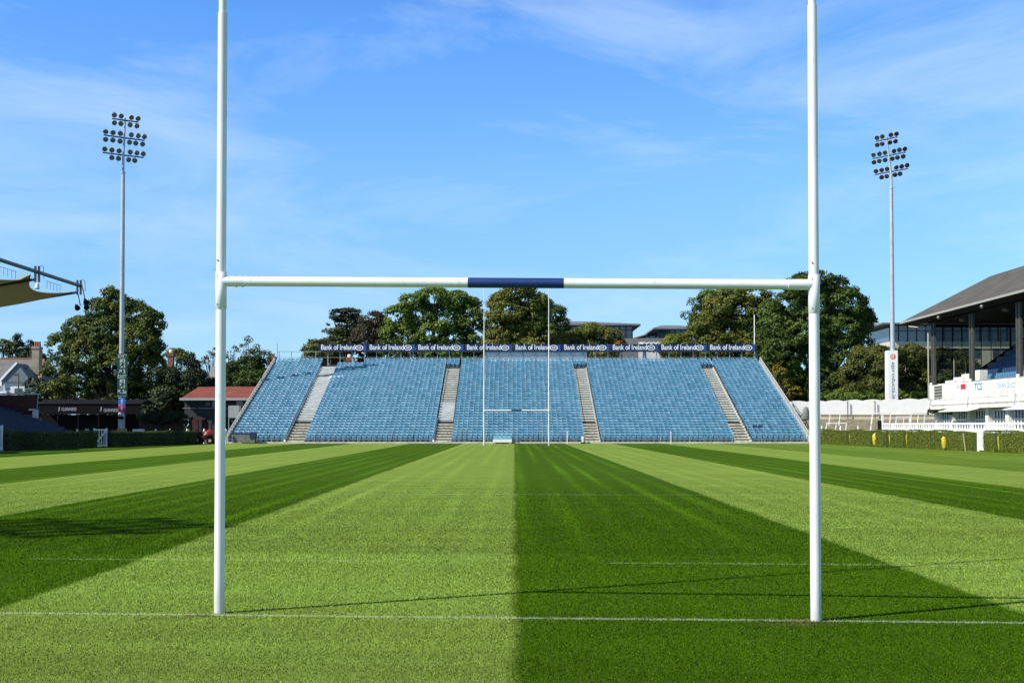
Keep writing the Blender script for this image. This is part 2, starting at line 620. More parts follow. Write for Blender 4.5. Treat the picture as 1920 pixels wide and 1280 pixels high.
# ------------------------------------------------------------------ ground
gm = MB()
gm.quad((-900, -60, -0.01), (900, -60, -0.01), (900, 1500, -0.01), (-900, 1500, -0.01))
g = gm.build('ground', mat('rough_ground', (0.09, 0.11, 0.05), 0.95, col2=(0.05, 0.075, 0.025), scale=0.2, bump=0.3))
tag(g, kind='structure')
M_PITCH = grass_mat('pitch_turf')
pm = MB()
nx, ny = 60, 90
xs = np.linspace(-37.5, 33.6, nx)
ys = np.linspace(-25, 125.6, ny)
for j in range(ny - 1):
    for i in range(nx - 1):
        pm.quad((xs[i], ys[j], 0), (xs[i + 1], ys[j], 0), (xs[i + 1], ys[j + 1], 0), (xs[i], ys[j + 1], 0))
p = pm.build('pitch', M_PITCH)
tag(p, kind='structure')

# grass blades in the near part of the pitch
NB = 950000
u = rng.random(NB)
y0b, y1b = 7.6, 46.0
Yb = y0b * (y1b / y0b) ** (u ** 1.0)
half = 0.45 * Yb + 3.6
Xb = (rng.random(NB) * 2 - 1) * half
big = (Yb / 10.0) ** 0.55
hgt = rng.uniform(0.009, 0.021, NB) * big * np.clip((46.5 - Yb) / 26.0, 0.12, 1)
wid = rng.uniform(0.003, 0.0065, NB) * big
edges = np.array([b[0] for b in BANDS], float)
vals = np.array([b[1] for b in BANDS])
bv = vals[np.searchsorted(edges, Xb) - 1]
lean = 0.1
ang = rng.uniform(0, 2 * np.pi, NB)
lx = np.cos(ang) * 0.9 * rng.random(NB)
ly = np.sin(ang) * 0.9 * rng.random(NB) + lean
base = np.stack([Xb, Yb, np.full(NB, -0.002)], 1)
ta = rng.uniform(0, np.pi, NB)
tx = np.stack([np.cos(ta) * wid, np.sin(ta) * wid * 0.5, np.zeros(NB)], 1)
tip = base + np.stack([lx * hgt, ly * hgt, hgt], 1)
V = np.empty((NB * 3, 3))
V[0::3] = base - tx
V[1::3] = base + tx
V[2::3] = tip
Fc = np.arange(NB * 3).reshape(-1, 3)
gb = np_mesh('grass', V, Fc, grass_mat('grass_blades', True))
tag(gb, 'short mown grass blades of the striped pitch', 'grass', kind='stuff')

# ------------------------------------------------------------------ rugby goals
def rugby_goal(name, label, L, Rr, zl, zr, r, top, near, group):
    t = thing(name, label, 'goal', (0, 0, 0), group)
    t.location = ((L.x + Rr.x) / 2, (L.y + Rr.y) / 2, 0)
    o = t.location.copy()
    for P, zb, sgn in ((L, zl, 1), (Rr, zr, -1)):
        b = P - o
        m = MB()
        n = 28 if near else 12
        m.tube((b.x, b.y, -0.05), (b.x, b.y, zb - 0.26), r * 1.0, r * 0.97, n)
        post = m.build('post', M_POST, t)
        m = MB()
        zt = zb + 2.48
        m.path([(b.x, b.y, zb + 0.09), (b.x, b.y, zt)], [r * 0.94, r * 0.90], n)
        m.path([(b.x, b.y, zt), (b.x, b.y, zt + 0.16)], [r * 0.9, r * 0.88], n)
        m.path([(b.x, b.y, zt + 0.16), (b.x, b.y, top * 0.72)], [r * 0.74, r * 0.7], n)
        m.path([(b.x, b.y, top * 0.72), (b.x, b.y, top)], [r * 0.55, r * 0.5], n)
        m.build('upper_post', M_POST, t)
        m = MB()
        m.path([(b.x, b.y, zb - 0.27), (b.x, b.y, zb - 0.268), (b.x, b.y, zb + 0.088), (b.x, b.y, zb + 0.09)], [r * 1.0, r * 1.06, r * 1.05, r * 0.97], n)
        m.path([(b.x, b.y, zb), (b.x + sgn * 0.245, b.y, zb)], [r * 1.0, r * 1.0], n)
        tee = m.build('tee_joint', M_POST, t)
        if near:
            for dz in (-0.23, 0.045, 0.20):
                m = MB()
                a = R(240)
                dx, dy = math.cos(a) * r, math.sin(a) * r
                rr = 1.02
                m.tube((b.x + dx * 0.8, b.y + dy * 0.8, zb + dz), (b.x + dx * 1.12, b.y + dy * 1.12, zb + dz + 0.003), 0.008, 0.008, 8)
                m.build('bolt', M_BOLT, tee)
            for dx in (0.10 + r, 0.16 + r):
                m = MB()
                m.tube((b.x + sgn * dx, b.y, zb - r * 1.12), (b.x + sgn * dx, b.y, zb + r * 1.12), 0.006, 0.006, 8)
                m.build('bolt', M_BOLT, tee)
    a, b = L - o, Rr - o
    p0 = Vector((a.x + 0.2, a.y, zl))
    p1 = Vector((b.x - 0.2, b.y, zr))
    d = p1 - p0
    m = MB()
    ln = d.length
    sh = .04 if near else 0
    c0 = 0.5 + (sh - 0.46) / ln
    c1 = 0.5 + (sh + 0.46) / ln
    m.tube(p0, p0 + d * c0, r * 0.95, n=28)
    m.tube(p0 + d * c1, p1, r * 0.95, n=28)
    cb = m.build('crossbar', M_POST, t)
    m = MB()
    m.tube(p0 + d * c0, p0 + d * c1, r * 0.975, n=28)
    m.build('blue_band', M_BLUE, cb)
    return t


gl, gr = ground(411, 1149), ground(1530, 1163)
zl = at(415, 527.5, gl.y).z
zr = at(1525, 533.5, gr.y).z
rugby_goal('rugby_goal', 'tall white rugby goal in the foreground with a navy band on its crossbar', gl, gr, zl, zr, 0.0505, 13.6, True, 'rugby goals on the pitch')
fl, fr = at(908, 0, 112).x, at(1028.5, 0, 112).x
YF = 112.0
zf = at(960, 769, YF).z
rugby_goal('rugby_goal', 'small distant rugby goal at the far end in front of the blue seats', Vector((fl, YF, 0)), Vector((fr, YF, 0)), zf, zf, 0.068, 14.1, False, 'rugby goals on the pitch')

# ------------------------------------------------------------------ floodlight towers
def lamp_parts():
    m = MB()
    m.path([(0, 0.20, 0), (0, 0.10, 0), (0, -0.02, 0), (0, -0.16, 0)], [0.07, 0.15, 0.235, 0.25], 14)
    m.beam((0, 0.06, 0.0), (0, 0.12, 0.30), 0.05, 0.05)
    h = m.build('lamp', M_HOUS)
    m = MB()
    m.path([(0, -0.161, 0), (0, -0.172, 0), (0, -0.178, 0)], [0.235, 0.22, 0.12], 14)
    l = m.build('lens', M_LENS)
    return h, l


LAMP_H, LAMP_L = lamp_parts()
LAMP_USED = [False]


def floodlight(label, X, Y, zt, rz, lean, aim=0.42, yaw=0.0):
    """zt: height of the lowest cross arm. Local: faces -Y"""
    t = thing('floodlight_tower', label, 'floodlight', (X, Y, 0), 'floodlight towers round the ground', rz)
    m = MB()
    zc = zt - 2.0
    m.path([(0, 0, 0), (0, 0, zc * 0.3), (0, 0, zc)], [0.33, 0.27, 0.20], 16)
    m.path([(0, 0, zc - 0.02), (0, 0, zc + 0.12)], [0.25, 0.25], 16)
    m.path([(0, 0, 0.0), (0, 0, 0.35)], [0.5, 0.45], 12)
    m.build('pole', M_POLE, t)
    rows = [zt, zt + 1.86, zt + 3.72]
    cl, sl = math.cos(lean), math.sin(lean)

    def off(z):  # lean of the head frame
        return -(z - zt) * math.tan(lean)
    m = MB()
    m.path([(0, 0, zc + 0.12), (0, off(zt), zt - 0.3), (0, off(rows[2]), rows[2] + 0.25)], [0.15, 0.13, 0.09], 10)
    m.build('mast_head', M_POLE, t)
    specs = [(zt, 2.25, [-2.05, -1.27, -.5, .68, 1.42, 2.15], [-1.32, -.55, .5, 1.2]),
             (rows[1], 2.25, [-2.05, -1.27, -.45, .68, 1.45, 2.15], [-2.05, -1.27, -.5, .5, 1.2, 1.95]),
             (rows[2], 1.45, [-1.25, -.52, .6, 1.35], [-1.25, -.52, .45, 1.2])]
    for z, hw, up, dn in specs:
        y = off(z)
        m = MB()
        m.beam((-hw, y, z), (hw, y, z), 0.11, 0.13)
        m.beam((-0.35, y + .12, z), (0.35, y + .12, z), 0.22, 0.1)
        m.build('cross_arm', M_DKMET, t)
        for xs_, dz in [(a, 0.43) for a in up] + [(a, -0.42) for a in dn]:
            first = not LAMP_USED[0]
            h = LAMP_H if first else LAMP_H.copy()
            l = LAMP_L if first else LAMP_L.copy()
            l.material_slots[0].link = 'OBJECT'
            l.material_slots[0].material = M_LENS if yaw else M_LENSL
            if not first:
                COL.objects.link(h)
                COL.objects.link(l)
            LAMP_USED[0] = True
            h.parent = t
            h.scale = (1.17, 1.17, 1.17)
            l.parent = h
            h.location = (xs_, y - 0.05, z + dz)
            h.rotation_euler = (aim + random.uniform(-.09, .09), 0, yaw + random.uniform(-.22, .22) + math.copysign(0.14, xs_))
    return t


zL = at(229, 291, 137).z
floodlight('tall grey floodlight tower on the left carrying the green exit signs', at(228, 700, 137).x, 137, zL, R(35), R(9))
zR = at(1667, 322, 147).z
tR = floodlight('tall grey floodlight tower on the right above the tall white advert column', at(1674, 700, 147).x, 147, zR, R(-52), R(13), .42, R(34))
# the tower behind the left touchline whose head throws the shadow on the near grass
floodlight('floodlight tower outside the left of the picture, known by its shadow', -36.6, 8.2, 29.0, R(-48), R(9))

M_SIGNLET = mat('sign_letter', (.40, .45, .45), .5)
# exit signs on the left tower
def pictogram(parent, cx, cz, Y, s):
    m = MB()
    # door opening outline
    m.box(cx - .27 * s, cx + .33 * s, Y - .01, Y, cz - .5 * s, cz + .5 * s)
    pl = m.build('pictogram', M_SIGNLET, parent)
    m = MB()
    g_ = Y - .014
    m.prism([(cx + .1 * s, g_, cz + .42 * s), (cx - .02 * s, g_, cz + .32 * s), (cx + .1 * s, g_, cz + .2 * s), (cx + .22 * s, g_, cz + .32 * s)], (0, -.006, 0))
    m.beam((cx + .08 * s, g_, cz + .2 * s), (cx - .02 * s, g_, cz - .12 * s), .006, .21 * s)
    m.beam((cx + .1 * s, g_, cz + .12 * s), (cx - .22 * s, g_, cz + .05 * s), .006, .08 * s)
    m.beam((cx - .02 * s, g_, cz - .12 * s), (cx + .14 * s, g_, cz - .48 * s), .006, .13 * s)
    m.beam((cx - .02 * s, g_, cz - .12 * s), (cx - .27 * s, g_, cz - .42 * s), .006, .13 * s)
    m.build('running_figure', M_SIGNGREEN, pl)
    return pl


M_SIGNGREEN = mat('sign_green', (0.004, 0.055, 0.038), 0.4)
M_SIGNBLUE = mat('sign_blue', (0.01, 0.13, 0.55), 0.4)
M_SIGNPINK = mat('sign_pink', (0.42, 0.015, 0.14), 0.4)
YS = 136.35
P = at(229.5, 663, YS)
P2 = at(229.5, 745, YS)
sx = P.x
t = thing('exit_sign', 'tall green sign with two EXIT panels on the left floodlight pole', 'sign', (sx, YS, P2.z))
m = MB()
m.box(-.54, .54, -.02, .16, 0, P.z - P2.z)
m.build('board', M_SIGNGREEN, t)
H = P.z - P2.z


def row_z(py):
    return at(229, py, YS).z - P2.z


text('EXIT', M_SIGNLET, t, 'lettering', (-.46, -.02, row_z(670.5)), (1, 0, 0), (0, 0, 1), .95, .36, .02)
pictogram(t, 0.0, row_z(681), -.02, .95)
text('2', M_SIGNLET, t, 'lettering', (.08, -.02, row_z(699)), (1, 0, 0), (0, 0, 1), .28, .42, .03)
text('EXIT', M_SIGNLET, t, 'lettering', (-.48, -.02, row_z(708.5)), (1, 0, 0), (0, 0, 1), .95, .36, .02)
pictogram(t, 0.0, row_z(719), -.02, .95)
text('2a', M_SIGNLET, t, 'lettering', (.02, -.02, row_z(737)), (1, 0, 0), (0, 0, 1), .46, .40, .03)
text('Seats Y-Z', M_SIGNLET, t, 'lettering', (-.46, -.02, row_z(743.2)), (1, 0, 0), (0, 0, 1), .9, .13, .01)
for cz, flip in ((row_z(696), 1), (row_z(734), -1)):
    m = MB()
    cx = -.25
    m.beam((cx - .16 * flip, -.035, cz - .16), (cx + .12 * flip, -.035, cz + .12), .012, .09)
    m.prism([(cx + .2 * flip, -.03, cz + .2), (cx + .2 * flip, -.03, cz - .12), (cx - .12 * flip, -.03, cz + .2)], (0, -.012, 0))
    m.build('arrow', M_SIGNLET, t)


def toilet_sign(name, label, y0, y1, mt, skirt):
    A, B = at(228.6, y0, YS), at(228.6, y1, YS)
    t = thing(name, label, 'sign', (A.x, YS, B.z))
    h = A.z - B.z
    m = MB()
    m.box(-.38, .38, -.02, .14, 0, h)
    m.build('board', mt, t)
    m = MB()
    c = h / 2
    m.path([(0, -.022, c + .27), (0, -.030, c + .27)], [.07, .07], 10)
    if skirt:
        m.prism([(-.06, -.022, c + .18), (.06, -.022, c + .18), (.16, -.022, c - .12), (-.16, -.022, c - .12)], (0, -.008, 0))
        m.box(-.07, -.02, -.030, -.022, c - .32, c - .12)
        m.box(.02, .07, -.030, -.022, c - .32, c - .12)
    else:
        m.box(-.11, .11, -.030, -.022, c - .06, c + .18)
        m.box(-.08, -.012, -.030, -.022, c - .32, c - .06)
        m.box(.012, .08, -.030, -.022, c - .32, c - .06)
    m.build('figure', M_SIGNLET, t)


toilet_sign('toilet_sign', 'small blue square sign with a white figure under the exit panels', 746, 758.5, M_SIGNBLUE, False)
toilet_sign('toilet_sign', 'small crimson square sign with a white skirted figure on the left pole', 759.5, 772.5, M_SIGNPINK, True)
# pale cabinet and speakers at the foot
A, B = at(223, 776, 136.2), at(234.5, 806, 136.2)
t = thing('equipment_cabinet', 'pale grey cabinet with dark horn speakers below the toilet signs', 'cabinet', ((A.x + B.x) / 2, 136.1, 0))
m = MB()
m.box(-.33, .33, -.12, .1, 0, A.z)
m.box(-.34, .34, -.14, -.12, 2.3, 2.34)
m.build('casing', mat('cabinet_grey', (.48, .50, .47), .6, var=.2, scale=3), t)
m = MB()
for sx_ in (-.28, .05):
    m.path([(sx_, -.2, A.z - .25), (sx_ + .1, -.5, A.z - .4)], [.05, .2], 10)
m.build('horn_speaker', M_BLACK, t)

# advert column on the right tower
YA = 146.0
A, B = at(1665, 657, YA), at(1684, 765, YA)
t = thing('advert_column', 'tall white box sign wrapped round the right floodlight pole', 'sign', ((A.x + B.x) / 2, YA, B.z))
W = (B.x - A.x) / 2
H = A.z - B.z
M_ADV = mat('advert_white', (.90, .90, .90), .5, var=.04, scale=2)
m = MB()
m.box(-W, W, 0, 1.25, 0, H)
m.build('box', M_ADV, t)
m = MB()
m.box(W + .002, W + .02, .03, 1.22, .03, H - .03)
m.build('shaded_side', mat('violet_shade', (.06, .03, .35), .5), t)  # shaded side of the box, its shade painted on in violet
text('ajproducts.ie', mat('grey_letter', (.07, .075, .09), .6), t, 'lettering', (-.12, 0, H - 1.35), (0, 0, -1), (1, 0, 0), 4.35, .42, .004)
M_ORG = mat('orange_mark', (.78, .13, .02), .5)
for cz in (H - .72, .62):
    m = MB()
    # ring with a bar and a hook
    n = 24
    ro, ri = .33, .25
    for k in range(n):
        a0, a1 = 2 * math.pi * k / n, 2 * math.pi * (k + 1) / n
        if 30 < math.degrees(a0) < 70: continue
        m.quad((ro * math.cos(a0), -.01, cz + ro * math.sin(a0)), (ri * math.cos(a0), -.01, cz + ri * math.sin(a0)), (ri * math.cos(a1), -.01, cz + ri * math.sin(a1)), (ro * math.cos(a1), -.01, cz + ro * math.sin(a1)))
    m.box(.12, .22, -.012, -.008, cz - .2, cz + .34)
    m.box(-.16, .1, -.012, -.008, cz - .16, cz - .08)
    m.box(-.16, -.08, -.012, -.008, cz - .08, cz + .16)
    m.box(-.07, .1, -.012, -.008, cz + .02, cz + .1)
    m.build('emblem', M_ORG, t)
m = MB()
A = at(1674, 772, 145.6)
for sx_, sz in ((-.9, 0), (.1, -.25), (.75, -.1)):
    m.path([(sx_ * .4, .35, A.z - B.z + sz), (sx_, -.1, A.z - B.z + sz - .1)], [.08, .24], 10)
m.build('horn_speaker', mat('speaker_grey', (.10, .12, .12), .6), t)

# ------------------------------------------------------------------ the blue grandstand
ROWS = []
for i in range(8):
    ROWS.append((127.0 + .775 * i, .15 + .28 * i))
for j in range(25):
    ROWS.append((133.2 + .776 * j, 2.4 + .279 * j))
SX0, SX1 = -28.75, 30.05
AISLES = [(-22.95, -21.05), (-7.9, -6.15), (7.4, 8.95), (22.6, 24.25)]
BLOCKS = [(-28.45, -23.0), (-21.0, -7.95), (-6.1, 7.36), (9.0, 22.56), (24.3, 29.85)]
M_SEAT = mat('blue_seat', (0.115, 0.305, 0.440), 0.36, spec=0.6, col2=(0.075, 0.225, 0.355), scale=1.3, detail=5)
def per_seat(m, amt):
    nt = m.node_tree
    b = nt.nodes['Principled BSDF']
    src = b.inputs['Base Color'].links[0].from_socket
    g_ = nt.nodes.new('ShaderNodeNewGeometry')
    r = nt.nodes.new('ShaderNodeMapRange')
    r.inputs[3].default_value = 1 - amt
    r.inputs[4].default_value = 1 + amt
    nt.links.new(g_.outputs['Random Per Island'], r.inputs[0])
    h = nt.nodes.new('ShaderNodeHueSaturation')
    nt.links.new(r.outputs[0], h.inputs['Value'])
    nt.links.new(src, h.inputs['Color'])
    r2 = nt.nodes.new('ShaderNodeMapRange')
    r2.inputs[3].default_value = 1.06
    r2.inputs[4].default_value = .86
    nt.links.new(g_.outputs['Random Per Island'], r2.inputs[0])
    nt.links.new(r2.outputs[0], h.inputs['Saturation'])
    nt.links.new(h.outputs[0], b.inputs['Base Color'])


per_seat(M_SEAT, .13)
gs = thing('grandstand', 'long open stand of pale blue seats across the far end of the pitch', 'grandstand', (0, 127, 0))
O = Vector((0, 127, 0))
# deck
m = MB()
prof = [(-0.55, 0)]
for i, (y, z) in enumerate(ROWS):
    prof.append((y - 127 - .32, z))
    ny_ = (ROWS[i + 1][0] if i + 1 < len(ROWS) else y + .9) - 127 - .32
    prof.append((ny_ - .001, z))
prof[0] = (ROWS[0][0] - 127 - .32, 0)
ym = prof[-1][0]
poly = [(SX0, y, z) for y, z in prof] + [(SX0, ym, 0)]
m.prism(poly, (SX1 - SX0, 0, 0))
m.build('deck', mat('deck_dark', (.10, .105, .11), .9, col2=(.06, .065, .07), scale=1.2), gs)

# seats
def seat_geo():
    m = MB()
    w = .232
    # curved back shell: columns across, rows up; top edge rolled backwards
    xsn = [-w, -w * .6, 0, w * .6, w]
    prof_ = [(.655, .03), (.68, .015), (.76, .03), (.83, .06), (.862, .10), (.858, .17)]
    vs = []
    for z, y in prof_:
        for x in xsn:
            cy = .05 * (abs(x) / w) ** 2
            zz = z - (.03 * (abs(x) / w) ** 3 if z > .7 else 0)
            vs.append((x, y - cy + .06, zz))
    nx_ = len(xsn)
    fs = []
    for r_ in range(len(prof_) - 1):
        for c in range(nx_ - 1):
            a = r_ * nx_ + c
            fs.append((a, a + 1, a + nx_ + 1, a + nx_))
    m.add(vs, fs, True)
    # tipped-up seat pan
    pan = [(.11, .02), (.15, -.02), (.40, -.09), (.575, -.13), (.60, -.11), (.595, -.06)]
    vs = []
    for z, y in pan:
        for x in (-w * .92, -w * .5, w * .5, w * .92):
            cy = .02 * (abs(x) / w)
            vs.append((x * (0.8 if z < .3 else 1), y + cy + .02, z))
    fs = []
    for r_ in range(len(pan) - 1):
        for c in range(3):
            a = r_ * 4 + c
            fs.append((a, a + 1, a + 5, a + 4))
    m.add(vs, fs, True)
    # foot and side brackets
    m.box(-.02, .02, -.02, .06, 0.0, .15)
    m.box(-w, -w + .03, .03, .07, .22, .70)
    m.box(w - .03, w, .03, .07, .22, .70)
    return m


SG = seat_geo()
quads = [f for f in SG.f if len(f) == 4]
SV = np.array(SG.v)
SF = np.array(quads)


def seat_positions():
    out = []
    for i, (y, z) in enumerate(ROWS):
        for bi, (x0, x1) in enumerate(BLOCKS):
            n = int((x1 - x0) / .508)
            pitch = (x1 - x0) / n
            for k in range(n):
                x = x0 + pitch * (k + .5)
                if i >= 31 and -22.9 < x < -18.1: continue
                out.append((i, x, y + .18, z))
        if i >= 31:
            for (x0, x1) in AISLES[1:]:
                for k in range(3):
                    out.append((i, x0 + .26 + k * .52, y + .18, z))
    return out


sp = seat_positions()
front = [s for s in sp if s[0] == 0][:98]
rest = [s for s in sp if s not in set(front)]
seat_me = None
for (_, x, y, z) in front:
    if seat_me is None:
        o = SG.build('seat', M_SEAT, gs)
        seat_me = o
    else:
        o = seat_me.copy()
        COL.objects.link(o)
        o.parent = gs
    o.location = (x, y - 127, z)
navy = [min((s_ for s_ in rest if s_[0] == 3), key=lambda s_: abs(s_[1] - xx)) for xx in (25.0, 25.9)]
rest = [s_ for s_ in rest if s_ not in set(navy)]
for (_, x, y, z) in navy:
    o = bpy.data.objects.new('seat', seat_me.data.copy())
    o.data.materials.clear()
    o.data.materials.append(mat('navy_seat', (.01, .03, .10), .5))
    COL.objects.link(o)
    o.parent = gs
    o.location = (x, y - 127, z)
    o['label'] = 'dark navy seat among the pale blue ones'
rp = np.array([(x, y - 127, z) for (_, x, y, z) in rest])
jit = rng.normal(0, .006, rp.shape)
jit[:, 2] = 0
tilt = rng.normal(0, .05, len(rp))       # some seats sag a little
Vs = SV[None, :, :].repeat(len(rp), 0)
yy = Vs[:, :, 1] * 1.0
zz = Vs[:, :, 2]
Vs[:, :, 1] = yy + (zz - .4) * tilt[:, None]
Vs = Vs + (rp + jit)[:, None, :]
Fs = SF[None, :, :] + (np.arange(len(rp)) * len(SV))[:, None, None]
o = np_mesh('seats', Vs.reshape(-1, 3), Fs.reshape(-1, 4), M_SEAT, gs, smooth=True)
o['kind'] = 'stuff'

# aisles
M_BEIGE = mat('beige_steps', (.62, .60, .48), .85, col2=(.30, .28, .20), scale=6, detail=3)
M_TREAD = mat('pale_tread', (.62, .62, .55), .7, col2=(.45, .46, .40), scale=1.8)
M_BOARD = mat('grey_boards', (.36, .40, .40), .7, col2=(.27, .30, .30), scale=1.2)
for ai, (x0, x1) in enumerate(AISLES):
    m = MB()
    for i in range(8):
        y, z = ROWS[i][0] - 127, ROWS[i][1]
        for h in (0, 1):
            m.box(x0, x1, y - .66 + h * .34, y - .322 + .43 * h, z - .28 + .14 * h, z - .14 + .14 * h + .003)
    st = m.build('aisle_stair', M_BEIGE, gs)
    m = MB()
    m2 = MB()
    for i in range(8, 31):
        y, z = ROWS[i][0] - 127, ROWS[i][1]
        cover = (ai == 0) or (ai == 1 and i < 16)
        if cover: continue
        m.box(x0 + .04, x1 - .1, y - .37, y - .34, z - .15, z - .005)
        m.box(x0 + .04, x1 - .1, y - .37, y + .3, z - .001, z + .02)
        m2.v or m2.prism([(x0 + .05, y - .335, z - .275), (x0 + .05, ROWS[30][0] - 127 - .335, ROWS[30][1] - .275), (x0 + .05, ROWS[30][0] - 127 - .05, ROWS[30][1] - .275), (x0 + .05, y - .05, z - .275)], (x1 - x0 - .17, 0, 0))
    if m.v: m.build('step', M_TREAD, gs)
    if m2.v: m2.build('riser_gap_shade', M_BLACK, gs)  # black sheet painting in the dark of the open gaps between risers
    if ai in (0, 1):
        i0, i1 = 8, (31 if ai == 0 else 15)
        a = Vector((x0 + .04, ROWS[i0][0] - 127 - .45, ROWS[i0][1] - .1))
        b = Vector((x0 + .04, ROWS[i1][0] - 127 - .40, ROWS[i1][1] + .05))
        m = MB()
        wd = x1 - x0 - .12
        m.prism([a, b, b + Vector((0, 0, -.08)), a + Vector((0, 0, -.08))], (wd, 0, 0))
        n = int((b - a).length / .78)
        for k in range(1, n):
            q = a.lerp(b, k / n)
            m.box(q.x, q.x + wd, q.y - .02, q.y + .02, q.z - .01, q.z + .014)
        m.build('cover_boards', M_BOARD, gs)
    # stepped kerb beside the aisle
    if ai in (0, 1):
        m = MB()
        md = MB()
        for i in range(0, 31 if ai == 0 else 9):
            y, z = ROWS[i][0] - 127, ROWS[i][1]
            m.box(x0 - .14, x0 + .03, y - .34, y + .2, z + .02, z + .25)
        m.build('stepped_kerb', M_WHITE, gs)
        i1 = 30 if ai == 0 else 8
        y1, z1 = ROWS[i1][0] - 127, ROWS[i1][1]
        md.prism([(x0 - .1, -.36, .1), (x0 - .1, ROWS[8][0] - 127 - .36, ROWS[8][1] + .0), (x0 - .1, y1 - .36, z1), (x0 - .1, y1, z1 - .1), (x0 - .1, ROWS[8][0] - 127, ROWS[8][1] - .1), (x0 - .1, 0, .05)] if ai == 0 else [(x0 - .1, -.36, .1), (x0 - .1, y1 - .36, z1), (x0 - .1, y1, z1 - .1), (x0 - .1, 0, .05)], (.135, 0, 0))
        md.build('kerb_shade', M_BLACK, gs)  # black sloping strip that paints in the shadow gap below the kerb
    else:
        m = MB()
        for i in range(0, 31):
            y, z = ROWS[i][0] - 127, ROWS[i][1]
            m.box(x1 - .1, x1 + .0, y - .34, y + .44, z - .02, z + .24)
        m.build('stepped_kerb', M_PALECONC, gs)
# kerb along the front
m = MB()
m.box(SX0 - .4, SX1 + .4, -1.15, -.325, 0, .11)
m.box(SX0 - .4, SX1 + .4, -1.28, -1.155, 0, .17)
m.build('front_kerb', mat('kerb_pale', (.62, .61, .55), .85, col2=(.44, .43, .38), scale=1.2), gs)
# low front rail with tall posts
m = MB()
x = SX0 + .2
while x < SX1:
    if not any(a < x < b for a, b in AISLES):
        m.tube((x, -.95, .1), (x, -.95, .62), .022, n=6)
    x += 1.45
for (x0, x1) in BLOCKS:
    m.beam((x0, -.95, .40), (x1, -.95, .40), .04, .045)
for px in (477, 502, 594, 611, 655, 739, 776, 866, 874, 917, 962, 1009, 1054, 1259, 1478):
    x = (px - 960) / F * 126
    for dx in (0, .0):
        m.tube((x, -.98, .1), (x, -.98, 1.22), .032, n=6)
    if px in (594, 866, 962, 1009):
        m.tube((x + .45, -.98, .1), (x + .45, -.98, 1.22), .028, n=6)
        m.tube((x, -.98, 1.2), (x + .45, -.98, 1.2), .028, n=6)
m.build('front_rail', M_STEEL, gs)
# stepped side parapets
for xs_, sg in ((SX0, -1), (SX1, 1)):
    m = MB()
    for i, (y, z) in enumerate(ROWS):
        a, b = y - 127 - .33, y - 127 + .45
        m.box(xs_, xs_ + sg * .10, a, b - .004, max(0, z - .6), z + .62)
        m.box(xs_ - sg * .01, xs_ + sg * .14, a + .3, a + .38, z + .1, z + .92)
    p0, p1 = ROWS[0], ROWS[-1]
    m.beam((xs_ + sg * .06, p0[0] - 127, p0[1] + .95), (xs_ + sg * .06, ROWS[8][0] - 127, ROWS[8][1] + .95), .06, .06)
    m.beam((xs_ + sg * .06, ROWS[8][0] - 127, ROWS[8][1] + .95), (xs_ + sg * .06, p1[0] - 127, p1[1] + .95), .06, .06)
    m.build('side_parapet', M_PALECONC, gs)
# back rail, posts and mesh
YB = 152.9 - 127
zb0 = at(960, 672, 152.9).z
zb1 = at(960, 659, 152.9).z
m = MB()
px = 523.0
while px < 1424:
    x = (px - 960) / F * 152.9
    m.box(x - .045, x + .045, YB - .04, YB + .04, zb0 - 1.2, zb1 + .02)
    px += 22.85
m.box(SX0, SX1, YB - .03, YB + .03, zb1 - .03, zb1 + .04)
m.box(SX0, SX1, YB - .02, YB + .02, zb0 + .12, zb0 + .16)
m.tube((at(523, 0, 152.9).x, YB, zb0), (at(523, 0, 152.9).x, YB, at(523, 644, 152.9).z), .04, n=6)
m.build('back_rail', M_STEEL, gs)
m = MB()
x0, x1 = at(906, 0, 152.9).x, at(1099, 0, 152.9).x
x = x0
while x < x1:
    m.box(x, x + .14, YB + .06, YB + .10, zb0 - .4, zb1 - .05)
    x += .155
m.build('white_sheeting', M_WHITE, gs)
# white flagpole at the right end of the boards
A = at(1416.5, 589, 152.6)
m = MB()
m.path([(0, 0, 0), (0, 0, A.z)], [.09, .06], 8)
o = m.build('flagpole', M_WHITE)
o.location = (A.x, 153.3, 0)
tag(o, 'thin bare white pole at the right end of the navy boards', 'flagpole')

